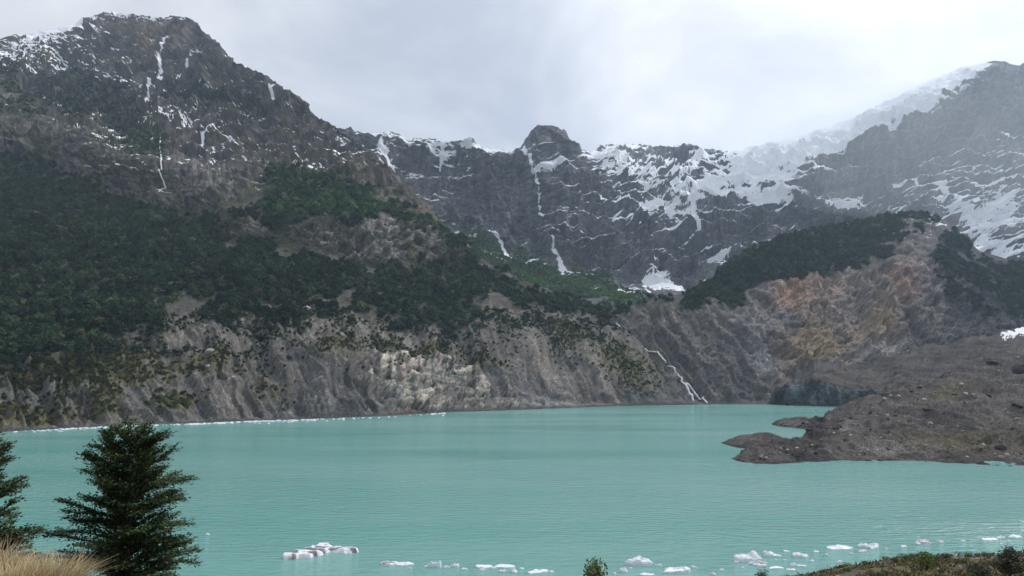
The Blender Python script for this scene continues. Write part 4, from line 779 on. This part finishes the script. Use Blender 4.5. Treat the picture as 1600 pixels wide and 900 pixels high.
FLOES = [(608, 880, 24, 9, "lumpy ice floe with a low tail touching its right side", 1), (633, 881, 24, 6, "low flat tongue of ice right of a lumpy floe", 2), (680, 883, 19, 12, "rounded white ice floe left of two small floes above the brown stone", 3), (667, 885, 9, 4, "thin ice sliver at the left foot of the rounded floe", 4), (698, 887, 10, 5, "small ice piece between the rounded floe and a lump", 5), (711, 884, 12, 8, "small ice lump right of the rounded floe", 6),
    (757, 884, 24, 6, "flat ice floe right of the brown stone at the bottom", 7), (788, 884, 28, 7, "ragged flat ice floe, second right of the brown stone", 8), (753, 890, 9, 5, "small ice piece under the flat floe", 9), (786, 893, 12, 5, "small floe below the ragged flat floe", 10), (803, 893, 10, 6, "tiny ice lump below right of the ragged flat floe", 11), (838, 893, 30, 6, "flat ice floe left of the round green bush", 12),
    (1000, 880, 38, 12, "large wedge-shaped white floe right of the round green bush", 13), (974, 892, 12, 9, "small pointed floe beside the round green bush", 14), (1056, 891, 42, 10, "long low floe right of the wedge-shaped floe", 15), (1010, 897, 22, 5, "thin floe at the bottom under the wedge-shaped floe", 16),
    (1172, 872, 36, 14, "largest white floe of the cluster left of the right bank", 17), (1187, 881, 25, 9, "pinkish white floe in front of the largest cluster floe", 18), (1196, 862, 8, 11, "upright knob of ice behind the cluster", 19), (1208, 868, 24, 7, "low ice bar attached right of the upright knob", 20), (1250, 868, 22, 9, "tilted floe right of the cluster", 21), (1212, 887, 22, 5, "thin flat floe in front of the cluster", 22), (1240, 883, 10, 8, "small knobbly floe near the right bank", 23), (1252, 884, 14, 5, "curved low ice piece near the right bank", 24), (1236, 890, 14, 3, "sliver of ice beside the right bank's stony tip", 25),
    (1310, 855, 34, 9, "smooth dome-shaped floe off the right bank", 26), (1348, 853, 14, 9, "left lump of the twin-humped floe off the right bank", 27), (1364, 854, 18, 9, "right wedge of the twin-humped floe off the right bank", 28), (1347, 862, 12, 5, "small floe below the twin-humped floe", 29), (1312, 878, 9, 8, "small round ice lump close to the right bank", 30), (1443, 849, 18, 9, "tilted floe with a dark streak above the right bank", 31),
    (1548, 843, 22, 4, "flat ice sliver above the right bank's shrubs", 32), (1564, 841, 14, 9, "knobbly ice lump above the right bank's shrubs", 33), (1587, 839, 20, 6, "smooth floe at the right edge above the bank", 34), (1597, 815, 8, 3, "tiny ice sliver at the right edge, upper one", 35), (1597, 829, 5, 3, "tiny ice sliver at the right edge, lower one", 36), (325, 835, 6, 3, "tiny lone ice piece right of the tall beech", 37), (1114, 897, 7, 5, "tiny ice piece at the bottom between long floe and cluster", 38)]
for x, y, w, h, lb, sd in FLOES: floe(x, y + h * .25, w * 1.12, h * 1.05, lb, sd, dirty=(sd in (1, 18, 31)), elong=.42 + .3 * ((sd * 37) % 10) / 10, peaks=2 + sd % 3)
EXTRA = [(640, 889, "between the lumpy floe and the rounded floe"), (726, 890, "right of the brown stone"), (770, 889, "between the two flat floes"), (815, 889, "left of the floe by the green bush"), (862, 894, "left of the round green bush"), (960, 897, "at the right foot of the round green bush"), (985, 889, "in front of the wedge-shaped floe"), (1030, 884, "between the wedge-shaped floe and the long low floe"), (1085, 888, "right of the long low floe"), (1128, 891, "midway between the long low floe and the cluster"), (1150, 879, "left of the cluster"), (1160, 888, "in front of the cluster at left"), (1226, 876, "inside the gap right of the cluster"), (1228, 862, "behind the tilted floe"), (1268, 878, "right of the tilted floe"), (1275, 862, "between the tilted floe and the dome-shaped floe"), (1292, 868, "below left of the dome-shaped floe"), (1330, 866, "below right of the dome-shaped floe"), (1385, 858, "right of the twin-humped floe"), (1412, 855, "left of the streaked tilted floe"), (1470, 848, "right of the streaked tilted floe"), (1505, 846, "left of the ice above the right bank's shrubs")]
for k, (x, y, lb) in enumerate(EXTRA): floe(x, y, 5 + (k * 5) % 6, 3 + k % 3, "small ice fragment " + lb, 60 + k, elong=.6)
# the big banded slab: a fan of ridges with a long arm
def banded_slab():
    p = on_water(497, 866); D = p[1]; k = D / F
    out = [(-49, -13), (-44, -5), (-30, 5), (-20, 13), (-14, 22), (-4, 27), (2, 26), (10, 20), (28, 18), (44, 13), (58, 12), (58, 4), (48, 2), (26, 4), (14, 6), (10, 0), (2, -8), (-8, -14), (-24, -16), (-40, -17)]
    out = [(a * k, b * k * 1.9) for a, b in out]
    import bmesh
    gx, gy = np.meshgrid(np.linspace(-50 * k, 60 * k, 110), np.linspace(-34 * k, 54 * k, 90)); sd = poly_sd(gx, gy, out)
    q = np.stack([gx, gy, 0 * gx], -1); sd = sd + .55 * fbm(q / 1.3, 4, .6, seed=801)
    band = (-gy - .22 * gx + .6 * fbm(q / 4, 3, seed=802)) / 2.5; f = band % 1
    hgt = sstep(-.1, .5, sd) * (.55 + .5 * np.where(f < .6, f / .6, (1 - f) / .4) + .12 * fbm(q / 1.1, 4, .6, seed=803)) - .35 * (sd < 0)
    keep = sd > -.35; kf = keep[:-1, :-1] & keep[1:, :-1] & keep[:-1, 1:] & keep[1:, 1:]
    r, c = gx.shape; idx = np.arange(r * c).reshape(r, c); Q = np.stack([idx[:-1, :-1], idx[:-1, 1:], idx[1:, 1:], idx[1:, :-1]], -1)[kf]; used, inv = np.unique(Q, return_inverse=True)
    me = quick_mesh("ice_floe", np.stack([gx, gy, hgt], -1).reshape(-1, 3)[used], inv.reshape(-1, 4), None, False)
    m, n, l, b = new_mat("banded_ice")
    at_ = N(n, "ShaderNodeAttribute", attribute_name="Col"); l.new(at_.outputs['Color'], b.inputs['Base Color']); b.inputs['Roughness'].default_value = .5
    me.materials.append(m)
    d = sstep(.60, .70, f) * sstep(1.0, .93, f) * sstep(-.25, .2, fbm(q / np.array([2.5, 1, 1]), 3, seed=805) + .1)
    cc = mixc(np.broadcast_to(rgb(.78, .77, .81), q.shape), rgb(.09, .09, .10), .9 * d); attr_c(me, "Col", cc.reshape(-1, 3)[used])
    o = bpy.data.objects.new("ice_floe", me); C.objects.link(o); o.location = (p[0], p[1], 0); tag(o, "large ice slab with dark grit bands and a long arm", "ice floe", "ice floes adrift near the shore")
banded_slab()
# brash ice washed along the far left shore
V, Q = [], []
for k in range(650):
    x = random.uniform(10, 700) if k % 3 else random.uniform(180, 620); y = lin(x, SHORE) + random.uniform(.6, 2.6) + (random.random() < .12) * random.uniform(0, 3)
    if fbm(np.array([x / 45, 0, 0]), 3, seed=810) < -.25 and random.random() < .85: continue
    p = on_water(x, y); s_ = random.uniform(.25, .9) ; b0 = len(V)
    for dx, dy, dz in ((-1, -1, -.3), (1, -1, -.3), (1, 1, -.3), (-1, 1, -.3), (-.5, -.6, .45), (.6, -.5, .5), (.5, .6, .4), (-.6, .5, .5)): V.append((p[0] + dx * s_ * 1.6 * random.uniform(.7, 1.2), p[1] + dy * s_ * random.uniform(.7, 1.2), dz * s_))
    Q += [[b0, b0 + 1, b0 + 5, b0 + 4], [b0 + 1, b0 + 2, b0 + 6, b0 + 5], [b0 + 2, b0 + 3, b0 + 7, b0 + 6], [b0 + 3, b0, b0 + 4, b0 + 7], [b0 + 4, b0 + 5, b0 + 6, b0 + 7]]
me = quick_mesh("brash_ice", np.array(V), np.array(Q), M['ice']); o = bpy.data.objects.new("brash_ice", me); C.objects.link(o); tag(o, "thin white line of brash ice along the far left shore", "ice", kind='stuff')
print("ice", round(time.time() - T0, 1))

# ------------------------------------------------------------------ the beeches in front
def tube(V, Q, pts, rads, ns=6):
    pts = [np.asarray(p, float) for p in pts]; b0 = len(V)
    for i, p in enumerate(pts):
        d = pts[min(i + 1, len(pts) - 1)] - pts[max(i - 1, 0)]; d = d / (np.linalg.norm(d) + 1e-9)
        u = np.array([d[1] * .05 - d[2] * .95, d[2] * .31 - d[0] * .05, d[0] * .95 - d[1] * .31]); u /= math.sqrt(u @ u) + 1e-9
        w = np.array([d[1] * u[2] - d[2] * u[1], d[2] * u[0] - d[0] * u[2], d[0] * u[1] - d[1] * u[0]])
        for a in range(ns): V.append(p + (u * math.cos(a * 6.2832 / ns) + w * math.sin(a * 6.2832 / ns)) * rads[i])
    for i in range(len(pts) - 1):
        for a in range(ns): Q.append((b0 + i * ns + a, b0 + i * ns + (a + 1) % ns, b0 + (i + 1) * ns + (a + 1) % ns, b0 + (i + 1) * ns + a))
def beech(base, height, radius, seed, label, nbr=120, leaf=.05, tops=3, hprof=None, lean=(0, 0)):
    r = np.random.default_rng(seed); root = empty("beech_tree", base); V, Q = [], []; LP, LD, LN = [], [], []
    stems = []
    for k in range(tops):
        a = r.random() * 6.28; sp = 0 if k == 0 else radius * (.12 + .25 * r.random()); hh = height * (1 if k == 0 else .84 + .17 * r.random())
        pts = []
        for t in np.linspace(0, 1, 12):
            off = sp * t ** 1.3
            pts.append(np.array([math.cos(a) * off + .02 * r.normal() + lean[0] * t, math.sin(a) * off + .02 * r.normal() + lean[1] * t, -.25 + (hh + .25) * t]))
        tube(V, Q, pts, [.085 * height / 4.5 * (1 - .93 * t) * (1 if k == 0 else .65) for t in np.linspace(0, 1, 12)], 7); stems.append((pts, hh))
    for b in range(nbr):
        k = 0 if b % 5 < 2 else r.integers(tops); pts, hh = stems[k]; t = .03 + .95 * ((b + r.random()) / nbr) ** .9; i = t * 11; i0 = min(int(i), 10); s0 = pts[i0] + (pts[i0 + 1] - pts[i0]) * (i - i0); z = s0[2] / height
        prof = np.interp(z, *zip(*hprof)) if hprof else (1 - z) ** .7
        L = radius * prof * (r.uniform(.5, 1.0) + .10 * (r.random() < .25)) * (1 if k == 0 else .8) + .14; az = b * 2.399 + r.normal() * .35; el = .16 + .62 * z ** 2 + r.normal() * .13
        bp = [s0]; n_ = 9; d0 = np.array([math.cos(az), math.sin(az), 0])
        for m_ in range(1, n_ + 1):
            f = m_ / n_; e_ = el + .30 * (1 - f) - .20 * f * (1 - z) + .12 * math.sin(f * 5 + b); d0 = d0 + np.array([-d0[1], d0[0], 0]) * r.normal() * .06; d0 /= np.linalg.norm(d0)
            bp.append(bp[-1] + (d0 * math.cos(e_) + np.array([0, 0, math.sin(e_)])) * L / n_ + r.normal(size=3) * .01)
        tube(V, Q, bp, [.018 * (L / 1.5 + .3) * (1 - .85 * m_ / n_) + .002 for m_ in range(n_ + 1)], 4)
        side = np.array([-d0[1], d0[0], 0]); nt = int(9 + L * 17); BP = np.array(bp)
        for q_ in range(nt):
            f = .12 + .88 * (q_ + r.random()) / nt; i = f * n_; i0 = min(int(i), n_ - 1); s1 = BP[i0] + (BP[i0 + 1] - BP[i0]) * (i - i0); bd = BP[i0 + 1] - BP[i0]; bd = bd / np.linalg.norm(bd)
            tl = (.13 + .40 * min(L, 1.3) * (1 - f) ** .7 * min(1, f * 2.2)) * r.uniform(.55, 1.3); sg = 1 if q_ % 2 else -1
            td = bd * (.8 + .4 * r.random()) + side * sg * (.7 + .3 * r.normal()) + np.array([0, 0, .06 + .20 * r.normal()]); td /= np.linalg.norm(td)
            if q_ % 3 == 0: tube(V, Q, [s1, s1 + td * tl * .9], [.004, .0015], 3)
            nl = max(6, int(tl / .0155)); g_ = ((np.arange(nl) + r.random(nl)) / nl)[:, None]; lat = np.array([-td[1], td[0], 0.]); sgn = np.where(np.arange(nl) % 2, 1., -1.)[:, None]
            wd = (.035 + .16 * tl * np.sin(np.clip(g_ * 2.6, 0, 3.0)))
            LP.append(s1 + td * tl * g_ + lat * sgn * wd * r.random((nl, 1)) + np.array([0, 0, -.07]) * tl * g_ * g_ + r.normal(size=(nl, 3)) * np.array([.012, .012, .014]))
            LD.append(td * .8 + lat * sgn * .7 + r.normal(size=(nl, 3)) * .3); LN.append(np.array([0, 0, 1.]) + r.normal(size=(nl, 3)) * .42)
    LP, LD, LN = np.concatenate(LP), np.concatenate(LD), np.concatenate(LN); LD /= np.linalg.norm(LD, axis=1, keepdims=True)
    S_ = np.cross(LD, LN); S_ /= np.linalg.norm(S_, axis=1, keepdims=True) + 1e-9; sz = (leaf * RNG.uniform(.7, 1.3, len(LP)))[:, None]
    LV = np.stack([LP, LP + LD * sz * .5 + S_ * sz * .36, LP + LD * sz, LP + LD * sz * .5 - S_ * sz * .36], 1).reshape(-1, 3)
    me = quick_mesh("crown", LV, np.arange(len(LV)).reshape(-1, 4), M['leaf']); cr_ = bpy.data.objects.new("crown", me); C.objects.link(cr_); cr_.parent = root
    mesh_obj("trunk", V, Q, M['bark'], root, True)
    tag(root, label, "tree", "beeches on the near bank"); print("leaves", len(LP)); return root
bx = float(ray_x(198, 900) * 18); 
HP = [(0, 1.0), (.12, 1.06), (.3, 1.0), (.45, .93), (.6, .78), (.75, .58), (.88, .40), (1, .12)]
beech((bx, 18, float(bank_z(bx, 18)) + .1), 4.75, 1.95, 3, "tall dark green beech in front of the lake at left", nbr=190, hprof=HP, tops=5, leaf=.058)
bx2 = float(ray_x(-52, 860) * 16)
beech((bx2, 16, float(bank_z(bx2, 16)) + .1), 4.1, 1.55, 8, "dark beech cut off by the left edge of the picture", nbr=165, hprof=HP, tops=3, leaf=.058)

# ------------------------------------------------------------------ dry tussocks and brown grass
def tussock(x, y, n, hgt, spread, mat, label, seed, name="grass_tussock", wid=.006):
    r = np.random.default_rng(seed); z = float(bank_z(x, y)); V, Q = [], []
    for k in range(n):
        a = r.random() * 6.28; rr = spread * r.random() ** .6; bx_, by_ = math.cos(a) * rr, math.sin(a) * rr; zz = float(lin(0, [(0, 0)])); L = hgt * r.uniform(.55, 1.15)
        az = a + r.normal() * .6; out_ = r.uniform(.25, 1.25); w = wid * r.uniform(.6, 1.3); sd_ = np.array([-math.sin(az), math.cos(az), 0]) * w; b0 = len(V)
        for t in (0, .35, .7, 1.0):
            c_ = np.array([bx_ + math.cos(az) * out_ * L * t ** 1.8, by_ + math.sin(az) * out_ * L * t ** 1.8, -.12 + (L + .12) * (t - .28 * out_ * t * t)]); V += [c_ - sd_ * (1 - .85 * t), c_ + sd_ * (1 - .85 * t)]
        for i in range(3): Q.append([b0 + 2 * i, b0 + 2 * i + 1, b0 + 2 * i + 3, b0 + 2 * i + 2])
    me = quick_mesh(name, np.array(V), np.array(Q), M[mat]); o = bpy.data.objects.new(name, me); C.objects.link(o); o.location = (x, y, z); tag(o, label, "grass", "grass tussocks on the near bank"); return o
def bank_at(px_, D): return float(ray_x(px_, 870) * D)
tussock(bank_at(22, 6.6), 6.6, 1300, .34, .42, 'straw', "pale dry grass tussock in the bottom left corner", 1)
tussock(bank_at(75, 7.1), 7.1, 800, .30, .3, 'straw', "pale dry grass tussock right of the corner tussock, by the beech", 2)
tussock(bank_at(-50, 7.2), 7.2, 900, .36, .4, 'straw', "pale dry grass tussock at the left picture edge", 3)
tussock(bank_at(8, 11.0), 11.0, 600, .30, .35, 'straw', "small straw tuft on the brown hump behind the pale tussocks", 4)
tussock(bank_at(55, 11.3), 11.3, 900, .35, .55, 'straw2', "brown grass on the hump behind the pale tussocks", 5)
tussock(bank_at(105, 12.2), 12.2, 700, .30, .5, 'straw2', "brown grass running down right of the hump behind the tussocks", 6)

# ------------------------------------------------------------------ shrubs and stones on the near shore
def shrub_mesh(name, seed, mat, n=900, leaf=.045, tall=1.0):
    r = np.random.default_rng(seed); V, Q = [], []; lob = [(r.normal() * .22, r.normal() * .22, (.3 + .45 * r.random()) * tall, .28 + .12 * r.random()) for _ in range(7)]
    for lx, ly, lz, lr in lob: tube(V, Q, [(0, 0, -.15), (lx * .5, ly * .5, lz * .5), (lx, ly, lz)], [.02, .014, .006], 3)
    ns = len(Q)
    for k in range(n):
        lx, ly, lz, lr = lob[r.integers(len(lob))]; d = r.normal(size=3); d /= np.linalg.norm(d); p = np.array([lx, ly, lz]) + d * lr * r.random() ** .35 * np.array([1, 1, 1.05]); u = r.normal(size=3); u /= np.linalg.norm(u); nn = d + r.normal(size=3) * .7; w = np.cross(nn, u); w /= np.linalg.norm(w) + 1e-9; s_ = leaf * r.uniform(.6, 1.4); b0 = len(V)
        V += [p - u * s_, p + w * s_ * .6, p + u * s_, p - w * s_ * .6]; Q.append((b0, b0 + 1, b0 + 2, b0 + 3))
    me = quick_mesh(name, np.array(V), np.array(Q), M['bark']); me.materials.append(M[mat]); mi = np.zeros(len(Q), np.int32); mi[ns:] = 1; me.polygons.foreach_set("material_index", mi); return me
SM = {k: [shrub_mesh("shrub", 60 + i + 10 * j, k) for i in range(3)] for j, k in enumerate(('shrub', 'shrub_bright', 'shrub_dark'))}
def shrub(x, D, wpx, mat, label, group="shrubs on the near shore", tall=1.0, dz=0):
    X = bank_at(x, D); s_ = wpx * D / F / 1.05; o = bpy.data.objects.new("shrub", random.choice(SM[mat])); C.objects.link(o); o.location = (X, D, float(bank_z(X, D)) + dz); o.scale = (s_, s_, s_ * tall); o.rotation_euler = (0, 0, random.random() * 6.28); return tag(o, label, "shrub", group)
shrub(931, 40, 46, 'shrub_bright', "round green bush at the bottom edge in front of the ice", tall=1.3, dz=.12)
shrub(1184, 62, 26, 'shrub', "small green bush at the bottom edge below the ice cluster", dz=.1)
shrub(793, 44, 8, 'shrub_dark', "thin dark sprig at the bottom edge between small floes", tall=2.2)
shrub(1446, 60, 38, 'shrub_bright', "bright green bush in the middle of the right bank", tall=.8)
shrub(1580, 52, 52, 'shrub_dark', "large dark bush in the bottom right corner", tall=.8)
shrub(1530, 50, 38, 'shrub_dark', "dark bush left of the corner bush on the right bank", tall=.7)
shrub(1575, 66, 30, 'shrub_dark', "dark brown bush on the crest at the right edge", tall=.7)
for k in range(90):
    D = random.uniform(50, 78); x = random.uniform(1270, 1640); m_ = random.choice(['shrub', 'shrub', 'shrub_dark', 'shrub_bright' if random.random() < .3 else 'shrub'])
    o = shrub(x, D, random.uniform(8, 24) * (.55 + .45 * min(1, max(0, (x - 1280) / 200))), m_, None, "low shrubs covering the right bank", tall=random.uniform(.35, .6))
    o['label'] = {'shrub': 'low olive shrub ', 'shrub_dark': 'low dark shrub ', 'shrub_bright': 'low light green shrub '}[m_] + ("on the stony tip" if x < 1340 else "left of the bright bush" if x < 1430 else "around the bright bush" if x < 1500 else "beside the dark corner bushes") + (" at the water side, right bank" if D > 64 else " on the right bank")
def bank_stone(x, D, w, mat, label, group=None, flat=.8):
    X = bank_at(x, D); s_ = w * D / F * .5; o = bpy.data.objects.new("boulder", random.choice(BM[mat])); C.objects.link(o); o.location = (X, D, float(bank_z(X, D)) + s_ * .2); o.scale = (s_, s_, s_ * flat); o.rotation_euler = (0, 0, random.random() * 6.28); return tag(o, label, "boulder", group)
bank_stone(472, 48, 52, 'boulder_dark', "dark stone rising from the bottom edge under the big ice slab", flat=.75)
bank_stone(721, 48, 46, 'boulder', "brown stone at the bottom edge between ice floes", flat=.75)
bank_stone(1284, 70, 12, 'boulder_dark', "black stone at the tip of the right bank")
bank_stone(1534, 72, 22, 'boulder_dark', "dark boulder on the water side of the right bank's crest")
for k in range(40): bank_stone(random.uniform(1255, 1600), random.uniform(58, 80), random.uniform(3, 9), random.choice(['boulder', 'boulder_pale', 'boulder_dark']), None, "stones on the right bank")
for o in [o for o in C.objects if o.get("group") == "stones on the right bank"]: xx = o.location.x / o.location.y * F + 800; o["label"] = ("pale" if "pale" in o.data.materials[0].name else "dark" if "dark" in o.data.materials[0].name else "grey") + " stone " + ("at the tip of the right bank" if xx < 1340 else "left of the bright bush on the right bank" if xx < 1430 else "by the bright bush on the right bank" if xx < 1500 else "by the dark corner bushes on the right bank")
def ground_cover(name, n, xr, yr, mat, label, hgt, seed):
    r = np.random.default_rng(seed); X = r.uniform(*xr, n); Y = r.uniform(*yr, n); p = np.stack([X, Y, 0 * X], -1); k = fbm(p / 2.2, 3, seed=seed) + .5 * fbm(p / .6, 2, seed=seed + 1) > .02; X, Y = X[k], Y[k]; n = len(X)
    Z = bank_z(X, Y); a = r.random(n) * 6.28; L = hgt * r.uniform(.4, 1.3, n); w = L * r.uniform(.18, .4, n); c0 = np.stack([X, Y, Z - .03], -1); sd_ = np.stack([np.cos(a) * w, np.sin(a) * w, 0 * a], -1); tip = np.stack([r.normal(size=n) * L * .6, r.normal(size=n) * L * .6, L], -1)
    V = np.stack([c0 - sd_, c0 + sd_, c0 + tip + sd_ * .4, c0 + tip - sd_ * .4], 1).reshape(-1, 3)
    o = bpy.data.objects.new(name, quick_mesh(name, V, np.arange(len(V)).reshape(-1, 4), M[mat])); C.objects.link(o); return tag(o, label, kind='stuff')
ground_cover("low_heath", 42000, (20, 62), (46, 92), 'moss', "olive moss and heath covering the right bank", .22, 830)
ground_cover("dry_heath", 14000, (20, 62), (46, 92), 'straw2', "brown dry stalks among the heath of the right bank", .3, 840)
print("near", round(time.time() - T0, 1))

# ------------------------------------------------------------------ mist clinging to the upper right ridge, and the air of the valley
def vol_mat(name, dens, col, aniso=0.0):
    m = bpy.data.materials.new(name); m.use_nodes = True; n, l = m.node_tree.nodes, m.node_tree.links; n.remove(n["Principled BSDF"]); v = N(n, "ShaderNodeVolumePrincipled"); v.inputs['Color'].default_value = col; v.inputs['Density'].default_value = dens; v.inputs['Anisotropy'].default_value = aniso; l.new(v.outputs[0], n["Material Output"].inputs['Volume']); return m
Dm = lambda x, y: float(Cc.find(x, y)[0][1])
def mist_bank(spots, dens, label, seed):
    """one closed, uneven roll of mist along a line of (centre, radius across, radius up)"""
    nr, na = 56, 28; c = np.array([p for p, _, _ in spots]); t = np.linspace(0, len(spots) - 1, nr); k = np.arange(len(spots))
    cc = np.stack([np.interp(t, k, c[:, a]) for a in range(3)], -1); ker = np.ones(9) / 9; cc = np.stack([np.convolve(np.pad(cc[:, a], 4, mode='edge'), ker, mode='valid') for a in range(3)], -1)
    ra, rz = np.interp(t, k, [a for _, a, _ in spots]), np.interp(t, k, [b for _, _, b in spots]); tap = np.sqrt(np.clip(1 - (np.abs(np.linspace(-1, 1, nr))) ** 2.2, .0004, 1))
    an = np.arange(na) / na * 2 * math.pi; V = np.zeros((nr, na, 3)); V[..., 1] = np.cos(an)[None] * (ra * tap)[:, None]; V[..., 2] = np.sin(an)[None] * (rz * tap)[:, None]
    V *= (1 + .3 * fbm(np.stack([t[:, None] * 1.7 + 0 * an[None], np.cos(an)[None] * 1.2 + 0 * t[:, None], np.sin(an)[None] * 1.2 + 0 * t[:, None]], -1), 4, .55, seed=seed))[..., None]; V += cc[:, None]
    V = list(V.reshape(-1, 3)) + [cc[0], cc[-1]]; Fc = [(r_ * na + a, r_ * na + (a + 1) % na, (r_ + 1) * na + (a + 1) % na, (r_ + 1) * na + a) for r_ in range(nr - 1) for a in range(na)]
    Fc += [(nr * na, (a + 1) % na, a) for a in range(na)] + [(nr * na + 1, (nr - 1) * na + a, (nr - 1) * na + (a + 1) % na) for a in range(na)]
    o = mesh_obj("mist", V, Fc, vol_mat("ridge_mist", dens, (.86, .93, 1, 1), .3), smooth=True); return tag(o, label, kind='stuff')
mist_bank([(at(x, y, Dm(x, y) - 30), a, b) for x, y, a, b in ((1090, 236, 90, 20), (1140, 232, 120, 36), (1190, 228, 130, 46), (1255, 214, 140, 54), (1325, 194, 150, 58), (1395, 164, 150, 56), (1460, 136, 120, 44), (1510, 112, 80, 26))], .0030, "soft mist clinging to the snowy upper right ridge", 821)
mist_bank([(at(x, y, 1850.), a, b) for x, y, a, b in ((1120, 250, 180, 60), (1260, 245, 220, 130), (1400, 235, 260, 190), (1540, 220, 280, 230), (1700, 215, 280, 230), (1900, 220, 240, 200))], .00042, "thin veil of mist in front of the dark right massif", 823)
x0, x1, y0, y1, z0, z1 = -4300, 4300, -1000, 6100, -16, 1900
hz = mesh_obj("haze", [(x0, y0, z0), (x1, y0, z0), (x1, y1, z0), (x0, y1, z0), (x0, y0, z1), (x1, y0, z1), (x1, y1, z1), (x0, y1, z1)], [(3, 2, 1, 0), (4, 5, 6, 7), (0, 1, 5, 4), (1, 2, 6, 5), (2, 3, 7, 6), (3, 0, 4, 7)], vol_mat("valley_haze", HAZE_DENSITY, (0.62, 0.79, 1.0, 1), 0.45))
tag(hz, "thin pale haze filling the valley air", kind='stuff')
print("done", round(time.time() - T0, 1))
